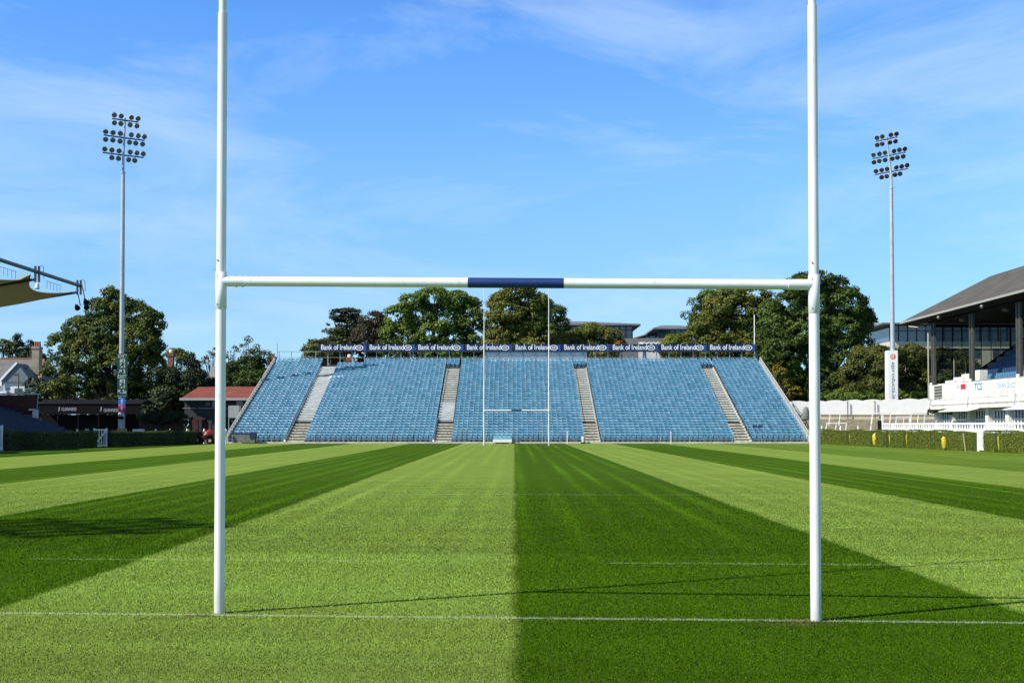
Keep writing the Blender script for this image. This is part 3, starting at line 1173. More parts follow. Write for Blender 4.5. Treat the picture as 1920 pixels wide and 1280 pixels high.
# nine bank boards
ORD = ['at the left end of the row', 'second from the left', 'third from the left', 'fourth from the left', 'in the middle of the row', 'fourth from the right', 'third from the right', 'second from the right', 'at the right end, beside the white pole']
for k in range(9):
    pa, pb = 597.5 + 91.15 * k, 597.5 + 91.15 * (k + 1) - 1.0
    A, B = at(pa, 645, 152.6), at(pb, 659, 152.6)
    t = thing('advertising_board', 'navy bank board above the blue seats, ' + ORD[k], 'advert board', (A.x, 152.6, B.z), 'navy bank boards along the top of the stand')
    W, H = B.x - A.x, A.z - B.z
    m = MB()
    m.box(0, W, 0, .12, .04, H)
    m.build('panel', M_NAVY, t)
    m = MB()
    m.box(W * .93, W * .985, -.006, -.001, .08, H - .04)
    m.build('end_strip', mat('mid_blue', (.02, .07, .24), .5), t)
    text('Bank of Ireland', M_LETTER, t, 'lettering', (.3, 0, .24), (1, 0, 0), (0, 0, 1), W * .71, .64, .014, lift=.012)
    m = MB()
    cx, cz = W * .845, H / 2 + .02
    n = 24
    for i in range(n):
        a0, a1 = 2 * math.pi * i / n, 2 * math.pi * (i + 1) / n
        q = []
        for (s_, a_) in ((1, a0), (.74, a0), (.74, a1), (1, a1)):
            q.append((cx + .50 * s_ * math.cos(a_), -.012, cz + .33 * s_ * math.sin(a_)))
        m.quad(*q)
    for dx, w_ in ((-.17, .07), (-.05, .05), (.07, .05), (.17, .06)):
        m.box(cx + dx - w_ / 2, cx + dx + w_ / 2, -.014, -.010, cz - .13, cz + .12)
    m.box(cx - .22, cx + .22, -.015, -.011, cz - .02, cz + .03)
    m.build('emblem', M_LETTER, t)

# ------------------------------------------------------------------ trees
LEAF = {
    'green': leaf_mat('leaf_green', [(.024, .050, .006), (.070, .125, .012), (.135, .20, .022), (.22, .27, .05)]),
    'autumn': leaf_mat('leaf_autumn', [(.028, .042, .006), (.070, .100, .012), (.125, .150, .020), (.18, .165, .028), (.20, .13, .028)]),
    'turning': leaf_mat('leaf_turning', [(.018, .034, .006), (.042, .072, .010), (.075, .110, .015), (.13, .145, .022), (.17, .12, .028)]),
    'olive': leaf_mat('leaf_olive', [(.022, .032, .006), (.060, .076, .012), (.105, .118, .020), (.15, .14, .030)]),
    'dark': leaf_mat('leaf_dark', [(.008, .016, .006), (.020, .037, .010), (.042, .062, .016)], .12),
    'brown': leaf_mat('leaf_brown', [(.022, .020, .010), (.050, .045, .020), (.085, .070, .028)], .15),
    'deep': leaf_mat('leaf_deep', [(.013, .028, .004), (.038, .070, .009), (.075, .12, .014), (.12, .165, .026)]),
    'gold': leaf_mat('leaf_gold', [(.05, .055, .008), (.12, .13, .015), (.23, .20, .02), (.30, .20, .03)]),
    'lime': leaf_mat('leaf_lime', [(.06, .085, .010), (.15, .19, .02), (.25, .28, .03)]),
    'orange': leaf_mat('leaf_orange', [(.12, .05, .012), (.28, .12, .02), (.36, .19, .03)]),
    'hedge': leaf_mat('leaf_hedge', [(.095, .125, .010), (.125, .155, .013), (.15, .18, .016)], .2, 1.2),
}


def foliage(name, lobes, size, mat_, parent, dens=1.0, flat=1.0, clumpr=(.5, 1.05), up=.25, origin=(0, 0, 0)):
    size *= .8
    """lobes: (x, y, z, rx, ry, rz). Leaf sprays sit on small clumps spread over the lobes."""
    Vl = []
    for (x, y, z, rx, ry, rz) in lobes:
        area = 4 * math.pi * ((rx * ry) ** 1.6 / 3 + (rx * rz) ** 1.6 / 3 + (ry * rz) ** 1.6 / 3) ** (1 / 1.6)
        rc = rng.uniform(clumpr[0], clumpr[1])
        nc = max(6, int(area / (rc * rc) * .62 * dens))
        d = rng.normal(size=(nc, 3))
        d /= np.linalg.norm(d, axis=1)[:, None]
        d[:, 2] = np.where(d[:, 2] < -.55, -d[:, 2], d[:, 2])
        rr = rng.uniform(.62, 1.03, nc) ** .7
        cc = np.array([x, y, z]) + d * rr[:, None] * np.array([rx, ry, rz])
        cr = rng.uniform(clumpr[0] * .6, clumpr[1], nc)
        per = np.maximum(6, (cr ** 2 * 9.5 / size ** 2 * dens).astype(int))
        idx = np.repeat(np.arange(nc), per)
        n = len(idx)
        dd = rng.normal(size=(n, 3))
        dd /= np.linalg.norm(dd, axis=1)[:, None]
        out = d[idx]
        dot = (dd * out).sum(1)
        dd = np.where((dot < -.25)[:, None], -dd, dd)
        P_ = cc[idx] + dd * (cr[idx] * rng.uniform(.45, 1.12, n))[:, None] * np.array([1, 1, .72 * flat])
        nrm = dd * .9 + out * .35 + np.array([0, 0, up]) + rng.normal(scale=.45, size=(n, 3))
        nrm /= np.linalg.norm(nrm, axis=1)[:, None]
        a = np.cross(nrm, rng.normal(size=(n, 3)))
        a /= np.linalg.norm(a, axis=1)[:, None] + 1e-9
        b = np.cross(nrm, a)
        s_ = size * rng.uniform(.55, 1.25, n)[:, None]
        q = np.empty((n, 4, 3))
        q[:, 0] = P_ - a * s_ * .62
        q[:, 1] = P_ - b * s_ * .36 + nrm * s_ * .10
        q[:, 2] = P_ + a * s_ * .62
        q[:, 3] = P_ + b * s_ * .36 + nrm * s_ * .10
        Vl.append(q)
    Q = np.concatenate(Vl) - np.array(origin)
    n = len(Q)
    return np_mesh(name, Q.reshape(-1, 3), np.arange(n * 4).reshape(-1, 4), mat_, parent)


def tree(label, kind, Y, lobes_px, base_px, size=.34, dens=1.12, name='broadleaf_tree', cat='tree', group=None, trunk_r=.35, clumpr=(.42, .95), up=.25, flat=1.0, zmin=.4, deep=.9, depth_jit=.5):
    px_m = F / Y
    bx = at(base_px, 700, Y).x
    t = thing(name, label, cat, (bx, Y, 0), group)
    lobes = []
    for L_ in lobes_px:
        px, py, r_ = L_[:3]
        ry_ = L_[3] if len(L_) > 3 else r_
        P_ = at(px, py, Y)
        rx, rz = r_ / px_m, ry_ / px_m
        dy = rng.uniform(-1, 1) * min(rx, 5) * depth_jit
        lobes.append((P_.x, Y + dy, max(P_.z, zmin), rx, min(rx, 6.5) * deep, rz))
    o = foliage('crown', lobes, size, LEAF[kind], t, dens, flat, clumpr, up, (bx, Y, 0))
    m = MB()
    top = max(l[2] for l in lobes)
    zc = min(l[2] for l in lobes)
    fork = max(1.2, zc * .8)
    m.path([(0, 0, -.1), (rng.uniform(-.1, .1), 0, fork * .5), (rng.uniform(-.2, .2), 0, fork), (rng.uniform(-.3, .3), .1, (fork + top) * .55)], [trunk_r, trunk_r * .8, trunk_r * .7, trunk_r * .3], 9)
    for l in lobes:
        e = Vector((l[0] - bx, l[1] - Y, l[2] - l[5] * .2))
        s0 = Vector((0, 0, fork * rng.uniform(.6, 1.0)))
        mid = s0.lerp(e, .5) + Vector((0, 0, l[5] * .25))
        m.path([s0, mid, e, e + Vector((rng.uniform(-.5, .5), 0, l[5] * .7))], [trunk_r * .5, trunk_r * .34, trunk_r * .2, trunk_r * .06], 6)
        for _ in range(3):
            d = Vector((rng.normal(), rng.normal() * .5, rng.uniform(-.1, 1))).normalized()
            m.path([mid, mid.lerp(e + d * l[3] * .8, .6), e + d * l[3] * .85], [trunk_r * .22, trunk_r * .14, trunk_r * .05], 5)
    m.build('trunk', M_BARK, t)
    return t


GB = 'trees behind the ground'
tree('big spreading tree turning brown behind the left floodlight pole', 'turning', 163,
     [(222, 572, 24, 22), (190, 590, 30), (245, 598, 36), (282, 605, 22), (150, 622, 30), (200, 630, 40), (262, 645, 42), (122, 655, 28), (165, 672, 40), (225, 690, 42), (285, 690, 26), (108, 690, 26), (135, 715, 42), (195, 738, 40), (255, 745, 40), (98, 735, 20), (288, 655, 16), (300, 740, 22), (210, 552, 12, 8)],
     205, .36, group=GB)
tree('dark rounded tree beside the red chimney on the left', 'dark', 154, [(300, 712, 20), (322, 716, 22), (318, 755, 30), (292, 768, 24), (334, 704, 14)], 318, .4, group=GB)
tree('dark conical evergreen right of the red chimney', 'dark', 154, [(358, 690, 12, 22), (364, 720, 20, 26), (362, 760, 24, 30), (350, 735, 18, 24), (376, 740, 12, 20), (357, 672, 6, 10)], 360, .3, 1.1, 'conifer', group=GB, up=.6)
tree('golden green bushy tree at the left end of the blue stand', 'deep', 163, [(440, 698, 16), (465, 694, 22), (488, 690, 16), (430, 715, 18), (455, 720, 24), (482, 712, 20), (495, 672, 10)], 462, .32, group=GB)
tree('thin airy tree rising above the golden bushy tree', 'olive', 178, [(466, 640, 8, 10), (456, 655, 8, 10), (478, 652, 8, 9), (468, 668, 14, 14), (488, 668, 8)], 467, .3, .55, group=GB, trunk_r=.2, clumpr=(.3, .7))
tree('sparse pale treetop between the roof and the near left post', 'olive', 190, [(392, 668, 9, 10), (384, 676, 8, 7), (402, 660, 8, 8)], 393, .3, .45, group=GB, trunk_r=.2, clumpr=(.3, .6))
tree('sparse pale treetop just right of the near left post', 'olive', 190, [(433, 664, 8, 8), (440, 656, 5, 5), (427, 676, 9, 8)], 433, .3, .45, group=GB, trunk_r=.2, clumpr=(.3, .6))
tree('far hazy tree at the left edge above the slate house', 'olive', 250, [(4, 652, 14, 14), (18, 656, 10, 14), (-14, 650, 16)], 6, .5, .7, group=GB)
tree('narrow upright dark tree behind the house chimney', 'dark', 245, [(32, 638, 6, 9), (33, 652, 7, 12), (28, 668, 8, 14), (40, 668, 8, 12)], 33, .45, 1.0, 'conifer', group=GB)
tree('low far tree right of the house chimney', 'dark', 240, [(58, 650, 8, 9), (66, 664, 9, 10), (74, 674, 10, 10), (54, 668, 10)], 62, .45, 1.0, group=GB)
tree('red brown creeper bush between the house and the big tree', 'brown', 198, [(62, 690, 9, 12), (70, 676, 14, 12), (66, 715, 10, 16), (84, 690, 10)], 66, .35, group=GB)
tree('far green treetop left of the dark conical evergreen', 'olive', 205, [(330, 664, 14, 9), (345, 672, 10, 9), (318, 672, 10)], 330, .4, group=GB)
# behind the stand
tree('dark umbrella shaped pine above the second navy board', 'dark', 182, [(640, 592, 20, 11), (655, 588, 16, 10), (628, 603, 14, 9), (650, 608, 26, 12), (660, 622, 26, 12), (668, 598, 7, 9), (645, 634, 24, 14), (672, 640, 18)], 652, .3, 1.15, 'conifer', group=GB, flat=.6, up=.7)
tree('sprawling olive brown tree above the first navy board', 'olive', 176, [(620, 630, 20, 14), (602, 648, 16, 10), (635, 645, 24, 14), (583, 660, 14, 8), (612, 662, 20, 10)], 622, .3, .85, group=GB, flat=.6)
tree('dull brown leafed tree between the pine and the big green tree', 'brown', 174, [(700, 602, 20, 14), (690, 625, 24, 22), (715, 620, 20, 22), (680, 648, 22, 18), (712, 652, 20, 16)], 700, .3, group=GB)
tree('large bright green tree behind the middle of the blue stand', 'green', 170,
     [(815, 562, 32, 18), (775, 570, 26, 18), (855, 568, 30, 20), (748, 595, 24), (790, 598, 34), (838, 600, 34), (880, 598, 26), (735, 630, 20), (765, 635, 30), (810, 640, 34), (860, 640, 32), (893, 632, 18), (890, 570, 10, 12), (735, 655, 20), (840, 662, 40, 14)],
     812, .36, group=GB)
tree('large olive tree flecked with brown behind the far goal', 'autumn', 168,
     [(975, 552, 34, 20), (942, 568, 22, 18), (1005, 570, 26, 20), (958, 590, 32), (1000, 598, 32), (932, 610, 24), (975, 625, 36), (1020, 628, 26), (935, 642, 28), (1040, 640, 18), (995, 655, 36, 18)],
     975, .36, group=GB)
tree('smaller darker tree at the right flank of the olive tree', 'deep', 174, [(1042, 590, 18, 14), (1052, 608, 14, 14), (1035, 625, 20), (1030, 580, 8, 8), (1048, 640, 16)], 1042, .34, group=GB)
tree('wide low brown green tree in front of the left glass offices', 'autumn', 172, [(1110, 624, 26, 12), (1085, 636, 24, 14), (1135, 632, 24, 14), (1070, 652, 22, 12), (1110, 650, 34, 16), (1150, 648, 18, 12), (1115, 670, 45, 12)], 1110, .3, group=GB)
tree('small orange leafed bush above the navy boards', 'orange', 168, [(1160, 647, 12, 5), (1150, 652, 8, 4)], 1158, .28, name='shrub', cat='shrub', group=GB, trunk_r=.12, clumpr=(.3, .6))
tree('yellow green bush left of the big golden tree', 'lime', 172, [(1262, 642, 18, 13), (1278, 636, 12, 12), (1248, 650, 14, 9), (1265, 660, 24, 12)], 1264, .26, name='shrub', cat='shrub', group=GB, trunk_r=.15, clumpr=(.35, .7))
tree('green topped tree at the left shoulder of the golden tree', 'green', 184, [(1305, 572, 16, 12), (1328, 560, 18, 12), (1292, 592, 9, 8), (1318, 590, 24, 16), (1355, 552, 18, 10)], 1320, .32, .75, group=GB)
tree('large golden brown tree behind the right part of the blue stand', 'autumn', 170,
     [(1372, 560, 26, 18), (1412, 556, 30, 18), (1345, 582, 28, 22), (1390, 590, 36), (1432, 590, 30), (1318, 615, 26), (1360, 625, 38), (1410, 630, 38), (1300, 642, 22), (1335, 652, 30), (1385, 660, 40, 22), (1440, 655, 26)],
     1380, .36, group=GB)
tree('huge deep green tree behind the near right post', 'deep', 160,
     [(1530, 528, 30, 18), (1500, 545, 28, 22), (1565, 540, 26, 20), (1478, 575, 32), (1530, 575, 40), (1585, 572, 32), (1612, 600, 24), (1460, 618, 34), (1510, 625, 44), (1570, 625, 42), (1618, 615, 18, 14), (1465, 665, 38), (1520, 680, 46), (1580, 675, 40), (1478, 715, 34), (1540, 725, 40), (1620, 640, 16), (1450, 590, 20), (1500, 520, 6, 8)],
     1530, .38, group=GB)
tree('dark understorey tree between the golden and the deep green trees', 'dark', 166, [(1440, 680, 26, 30), (1455, 720, 26, 26), (1430, 645, 16, 20), (1480, 740, 24, 20)], 1450, .4, group=GB)
tree('small yellowing tree just beyond the right edge of the blue stand', 'gold', 157, [(1465, 705, 12, 12), (1478, 718, 14, 12), (1458, 692, 7, 8), (1488, 735, 12, 9)], 1472, .26, .8, group=GB, trunk_r=.14, clumpr=(.3, .6))
tree('tangled olive tree left of the tall advert column', 'olive', 156, [(1645, 664, 20, 14), (1620, 675, 26, 22), (1655, 690, 26, 26), (1600, 705, 24, 22), (1635, 725, 30, 20), (1600, 735, 20, 14), (1672, 662, 14, 10)], 1632, .3, group=GB)
tree('dense olive tree between the advert column and the old stand', 'olive', 157, [(1712, 666, 24, 16), (1735, 676, 22, 20), (1700, 690, 24, 24), (1735, 705, 28, 26), (1700, 728, 26, 18), (1765, 676, 24, 18), (1770, 695, 26, 28), (1800, 690, 18, 26), (1760, 730, 30, 18)], 1725, .3, group=GB)
tree('orange brown tree seen through the glass of the old stand', 'autumn', 150, [(1795, 672, 16, 12), (1810, 690, 14, 14), (1780, 710, 20, 14)], 1796, .3, group=GB)
for i, (a, b_, h) in enumerate(((1530, 1600, 9), (1600, 1668, 8), (1688, 1744, 9))):
    L_ = []
    x = a
    while x < b_:
        L_.append((x, 747 + rng.uniform(-3, 3), 11, h))
        x += 13
    tree(('low green bushes behind the white wall next to the near right post', 'low green bushes behind the white wall left of the advert column', 'low green bushes behind the white wall right of the advert column')[i], 'green', 150, L_, (a + b_) / 2, .26, .9, 'shrub', 'shrub', 'low bushes along the white wall', trunk_r=.1, clumpr=(.35, .7))

def woodland(name, label, spans, Y, kind):
    L_ = []
    for a, b_, top in spans:
        x = a
        while x < b_:
            tp = top + rng.uniform(-6, 6)
            A = at(x, tp, Y)
            r_ = 1.9
            z = A.z - r_
            while z > .5:
                L_.append((A.x + rng.uniform(-.6, .6), Y + rng.uniform(-1.5, 1.5), z, 2.0, 1.6, r_))
                z -= 2.7
            x += 26
    o = foliage(name, L_, .5, LEAF[kind], None, .8, 1, (.6, 1.1))
    tag(o, label, 'undergrowth', kind='stuff')


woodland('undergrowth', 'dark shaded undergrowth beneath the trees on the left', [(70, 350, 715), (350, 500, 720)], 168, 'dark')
woodland('undergrowth', 'shaded shrubbery filling in below the trees behind the blue stand', [(590, 1060, 640), (1060, 1160, 668), (1285, 1460, 640)], 186, 'olive')
woodland('undergrowth', 'deep green undergrowth beneath the trees on the right', [(1440, 1640, 690), (1590, 1800, 700)], 165, 'deep')

# ------------------------------------------------------------------ buildings behind
M_SLATE = brick_mat('grey_slate', (.13, .135, .14), (.17, .17, .175), (.07, .07, .07), 3.0, .75, (.5, .3))
M_ROOFGREY = mat('zinc_roof', (.17, .175, .18), .5, col2=(.12, .125, .13), scale=.4)
M_REDBRICK = brick_mat('red_brick', (.30, .085, .045), (.24, .07, .04), (.22, .18, .15), 4.0, .85, (.5, .16), rot=(R(90), 0, 0))
M_CREAM = mat('cream_render', (.62, .56, .40), .85, col2=(.54, .48, .35), scale=.5)
M_WRENDER = mat('white_render', (.72, .73, .72), .8, var=.12, scale=.8)
M_GLASSB = mat('office_glass', (.035, .065, .095), .06, spec=1.0, col2=(.11, .15, .19), scale=.25)
M_MULL = mat('mullion', (.03, .035, .045), .5)


def office(label, x0, x1, Y, dp, zroof, zglass0, ridge, wallmat, nm, bays, overh=1.1):
    t = thing('office_building', label, 'building', ((x0 + x1) / 2, Y, 0))
    c = (x0 + x1) / 2
    a, b_ = x0 - c, x1 - c
    m = MB()
    m.box(a + .1, b_ - .1, .1, dp, 0, zglass0)
    m.build('wall', wallmat, t)
    m = MB()
    m.box(a + .2, b_ - .2, .25, dp - .2, zglass0 + .003, zroof)
    m.build('glazing', M_GLASSB, t)
    m = MB()
    for k in range(bays + 1):
        x = a + .15 + (b_ - a - .3) * k / bays
        m.box(x - .07, x + .07, .08, .243, zglass0 + .006, zroof)
    m.box(a + .1, b_ - .1, .12, .24, (zglass0 + zroof) / 2 + .35, (zglass0 + zroof) / 2 + .47)
    m.build('mullions', M_MULL, t)
    m = MB()
    z = zroof + .004
    A_, B_, C_, D_ = (a - overh, -overh, z + .25), (b_ + overh, -overh, z + .25), (b_ + overh, dp + overh, z + .25), (a - overh, dp + overh, z + .25)
    r0, r1 = (a + (b_ - a) * ridge[0], dp / 2, z + ridge[2]), (a + (b_ - a) * ridge[1], dp / 2, z + ridge[2])
    lo = [(p_[0], p_[1], z) for p_ in (A_, B_, C_, D_)]
    m.add([A_, B_, C_, D_, r0, r1] + lo, [(0, 1, 5, 4), (1, 2, 5), (2, 3, 4, 5), (3, 0, 4), (6, 7, 1, 0), (7, 8, 2, 1), (8, 9, 3, 2), (9, 6, 0, 3), (9, 8, 7, 6)])
    m.build('roof', M_ROOFGREY, t)
    return t


def X(px, Y): return (px - 960) / F * Y


office('glass walled office with low grey hipped roof behind the far goal trees', X(1030, 205), X(1188, 205), 205, 12, at(0, 611, 205).z, at(0, 634, 205).z, (.18, .45, 1.25), mat('dark_wall', (.06, .06, .065), .7), 0, 13)
office('second glass office pavilion left of the golden tree', X(1234, 215), X(1300, 215), 215, 11, at(0, 618, 215).z, at(0, 638, 215).z, (.2, .75, 1.2), mat('dark_wall', (.06, .06, .065), .7), 0, 6, .9)
t = thing('link_building', 'low dark link with a white window band between the two glass offices', 'building', (X(1212, 225), 225, 0))
m = MB()
zz = at(0, 622, 225).z
m.prism([(-2.6, 0, zz - 1.6), (2.2, 0, zz - .2), (2.2, 0, 0), (-2.6, 0, 0)], (0, 8, 0))
m.build('wall', mat('dark_wall', (.06, .06, .065), .7), t)
m = MB()
for k in range(6):
    x = -2.4 + .78 * k
    z = zz - 1.5 + (x + 2.6) / 4.8 * 1.35
    m.box(x, x + .55, -.04, -.002, z - .55, z - .1)
m.build('window', M_WHITE, t)
m = MB()
m.prism([(-2.9, -.5, zz - 1.5), (2.2, -.5, zz + .05), (2.2, -.5, zz + .3), (-2.9, -.5, zz - 1.3)], (0, 8.8, 0))
m.build('roof', M_ROOFGREY, t)
t = thing('podium_wall', 'plain grey wall below the glass offices above the navy boards', 'wall', (X(1215, 196), 196, 0))
m = MB()
m.box(X(1120, 196) - t.location.x, X(1325, 196) - t.location.x, 0, 3, 0, at(0, 634, 196).z)
m.build('wall', mat('podium_grey', (.20, .20, .19), .9, var=.2, scale=.5), t)
t = thing('awning', 'white scalloped awning with a white side panel above the navy boards', 'awning', (X(1220, 190), 190, 0))
m = MB()
z0, z1 = at(0, 654, 190).z, at(0, 641, 190).z
x0, x1 = X(1198, 190) - t.location.x, X(1247, 190) - t.location.x
m.box(x0, x0 + .6, 0, .3, 0, z1)
m.box(x0 + .6, x1, .3, .5, 0, z1 - .9)
m.build('panel', M_WRENDER, t)
m = MB()
n = 5
w = (x1 - x0 - .5) / n
for k in range(n):
    xa = x0 + .5 + w * k
    m.prism([(xa, -.3, z1 - .1), (xa + w * .5, -.3, z1 + .05), (xa + w, -.3, z1 - .25), (xa + w, -.3, z1 - .45), (xa + w * .5, -.3, z1 - .15), (xa, -.3, z1 - .35)], (0, 1.2, 0))
m.build('canopy', M_WHITE, t)
# cream office behind the right stand
YO = 205
t = office('long cream office with a glazed top storey behind the old right stand', X(1668, YO), X(2080, YO), YO, 14, at(0, 609, YO).z, at(0, 640, YO).z, (.1, .9, .5), M_CREAM, 0, 24, 1.6)
m = MB()
for px in (1705, 1752, 1790, 1812, 1832, 1868, 1885, 1930):
    for py in (662, 692):
        A = at(px, py, YO)
        x = A.x - t.location.x
        m.box(x - .55, x + .55, .02, .094, A.z - .8, A.z + .8)
m.build('window', M_GLASS, t)

# slate house on the left
YH = 186


def lx(px, t, Y): return (px - 960) / F * Y - t.location.x


t = thing('slate_roofed_house', 'grey slate roofed house with a white gable and tall chimney at the left edge', 'house', (X(20, YH), YH, 0))


def pz(py, Y): return at(0, py, Y).z


m = MB()
m.box(lx(-90, t, YH), lx(60, t, YH), 3, 11, 0, pz(722, YH))
m.box(lx(6, t, YH), lx(48, t, YH), 0, 2.995, 0, pz(716, YH))
m.build('wall', M_WRENDER, t)
m = MB()
m.prism([(lx(3, t, YH), -.3, pz(716, YH)), (lx(33, t, YH), -.3, pz(681, YH)), (lx(60, t, YH), -.3, pz(716, YH))], (0, 4, 0))
m.build('gable', mat('gable_tile', (.16, .19, .22), .7, var=.2, scale=3), t)
m = MB()
xr, zr_ = lx(33, t, YH), pz(681, YH)
m.beam((lx(2, t, YH), -.42, pz(713, YH)), (xr, -.42, zr_ + .1), .24, .3)
m.box(lx(2, t, YH) - .1, lx(2, t, YH) + .25, -.5, -.3, pz(722, YH), pz(712, YH))
m.build('barge_board', M_WHITE, t)
m = MB()
m.add([(lx(-95, t, YH), 2.3, pz(714, YH)), (lx(64, t, YH), 2.3, pz(714, YH)), (lx(50, t, YH), 6.8, pz(668, YH)), (lx(-80, t, YH), 6.8, pz(668, YH)), (lx(64, t, YH), 11.5, pz(714, YH)), (lx(-95, t, YH), 11.5, pz(714, YH))],
      [(0, 1, 2, 3), (1, 4, 2), (4, 5, 3, 2), (5, 0, 3)])
rf = m.build('roof', M_SLATE, t)
m = MB()
m.beam((lx(-80, t, YH), 6.8, pz(668, YH) + .05), (lx(46, t, YH), 6.8, pz(668, YH) + .05), .3, .25)
m.beam((lx(50, t, YH), 6.6, pz(669, YH)), (lx(64, t, YH), 2.2, pz(714, YH)), .28, .2)
m.build('ridge_tiles', mat('terracotta', (.30, .11, .06), .8, var=.3, scale=2), rf)
m = MB()
m.box(lx(42, t, YH), lx(56, t, YH), 3.4, 4.7, pz(700, YH), pz(648, YH))
m.box(lx(41, t, YH), lx(57, t, YH), 3.3, 4.8, pz(651, YH), pz(647, YH))
ch = m.build('chimney', brick_mat('chimney_brick', (.42, .36, .25), (.34, .27, .19), (.3, .26, .2), 4, .9, (.5, .16), rot=(R(90), 0, 0)), t)
m = MB()
for px in (46, 50, 54):
    m.path([(lx(px, t, YH), 4.05, pz(647.5, YH)), (lx(px, t, YH), 4.05, pz(637, YH))], [.22, .16], 8)
m.build('chimney_pot', mat('terracotta', (.30, .11, .06), .8), ch)
m = MB()
for (a, b_, c, d) in ((12, 18, 727, 730), (12, 19, 735, 739), (27, 41, 728, 736), (27, 34, 700, 703)):
    m.box(lx(a, t, YH), lx(b_, t, YH), -.06 if c > 716 else -.36, -.003 if c > 716 else -.303, pz(d, YH), pz(c, YH))
m.build('window', M_GLASS, t)
m = MB()
m.box(lx(38, t, YH), lx(42, t, YH), 1.5, 1.9, pz(690, YH), pz(683, YH))
m.build('roof_light', M_DKMET, rf)
m = MB()
m.tube((0, 0, 0), (0, 0, pz(699, 170)), .12, .09, 8)
o = m.build('telegraph_pole', mat('old_wood', (.16, .12, .09), .9))
o.location = (X(34, 170), 170, 0)
tag(o, 'bare brown wooden pole in front of the white gable', 'pole')


def brick_chimney(label, px, w, ytop, Y, cap=True):
    t = thing('brick_chimney', label, 'chimney', (X(px, Y), Y, 0), 'red brick chimneys with white pots')
    h = w / 2 / (F / Y)
    m = MB()
    zt = pz(ytop + 8, Y)
    m.box(-h, h, -h, h, 0, zt)
    m.box(-h * 1.2, h * 1.2, -h * 1.2, h * 1.2, zt - .35, zt + .12)
    m.build('stack', M_REDBRICK, t)
    m = MB()
    m.path([(0, 0, zt + .12), (0, 0, zt + .5), (0, 0, pz(ytop, Y))], [h * .75, h * .85, h * .35], 10)
    m.build('pot', mat('cream_pot', (.68, .62, .52), .7), t)


brick_chimney('red brick chimney with white pot left of the dark conical evergreen', 320, 10, 655, 158.5)
brick_chimney('red brick chimney with white pot at the upper left corner of the stand', 510, 12, 662, 166)
brick_chimney('red brick chimney with white pot in the gap atop the first aisle', 655, 9, 664, 166)

# grey roofed house above the pavilion
t = thing('grey_roofed_house', 'small house with a plain grey roof above the red tiled pavilion', 'house', (X(395, 172), 172, 0))
m = MB()
m.box(lx(384, t, 172), lx(424, t, 172), 2, 8, 0, pz(716, 172))
m.build('wall', M_BLACK, t)
m = MB()
m.add([(lx(382, t, 172), 1.5, pz(716, 172)), (lx(428, t, 172), 1.5, pz(716, 172)), (lx(428, t, 172), 5, pz(683, 172)), (lx(379, t, 172), 5, pz(683, 172)), (lx(382, t, 172), 8.6, pz(716, 172)), (lx(428, t, 172), 8.6, pz(716, 172))], [(0, 1, 2, 3), (5, 4, 3, 2), (0, 3, 4), (1, 5, 2)])
m.build('roof', mat('pale_slate', (.20, .20, .19), .7, var=.2, scale=1), t)

# red tiled pavilion
YP = 148
t = thing('tiled_pavilion', 'dark arched pavilion with a red tiled roof left of the blue stand', 'pavilion', (X(420, YP), YP, 0))
x0, x1 = lx(341, t, YP), lx(505, t, YP)
m = MB()
zb = pz(748, YP)
# front wall with arches
arch_z = 2.9
xs_ = [lx(346, t, YP), lx(392, t, YP), lx(396, t, YP), lx(436, t, YP), lx(440, t, YP), lx(480, t, YP)]
prev = x0 + .3
n = 10
for (a, b_) in ((xs_[0], xs_[1]), (xs_[2], xs_[3]), (xs_[4], xs_[5])):
    m.box(prev, a, 0, .35, 0, zb)
    c, hw = (a + b_) / 2, (b_ - a) / 2
    pts = [(c - hw * math.cos(math.pi * k / n), arch_z - 1.1 + 1.1 * math.sin(math.pi * k / n)) for k in range(n + 1)]
    for k in range(n):
        (xa, za), (xb, zb2) = pts[k], pts[k + 1]
        m.prism([(xa, 0, za), (xb, 0, zb2), (xb, 0, zb), (xa, 0, zb)], (0, .35, 0))
    prev = b_
m.box(prev, x1 - .3, 0, .35, 0, zb)
m.box(x0 + .3, x1 - .3, 4, 7, 0, zb)
m.build('wall', mat('dark_render', (.035, .036, .042), .8, var=.3, scale=1), t)
m = MB()
m.add([(x0, -1.0, zb), (x1, -1.0, zb), (x1 - .4, 4.2, pz(722, YP)), (x0 + .9, 4.2, pz(723, YP)), (x1, 8, zb), (x0, 8, zb)], [(0, 1, 2, 3), (4, 5, 3, 2), (5, 0, 3), (1, 4, 2)])
rf = m.build('roof', brick_mat('red_tiles', (.27, .06, .034), (.20, .045, .028), (.12, .04, .03), 3.2, .8, (.22, .3)), t)
m = MB()
m.box(x0, x1, -1.12, -1.003, zb - .16, zb + .12)
m.build('gutter', mat('grey_gutter', (.36, .37, .37), .5), rf)
m = MB()
for (a, b_) in ((343, 350), (352, 368), (372, 410), (412, 470)):
    m.box(lx(a, t, YP), lx(b_, t, YP), -.06, -.003, pz(765.6, YP), pz(764.4, YP))
m.build('string_course', mat('grey_gutter', (.36, .37, .37), .5), t)
m = MB()
A = lx(385, t, YP)
m.box(A, A + .55, -.05, -.004, pz(760, YP), pz(753.5, YP))
m.build('notice', mat('grey_notice', (.22, .23, .24), .6, var=.6, scale=8), t)
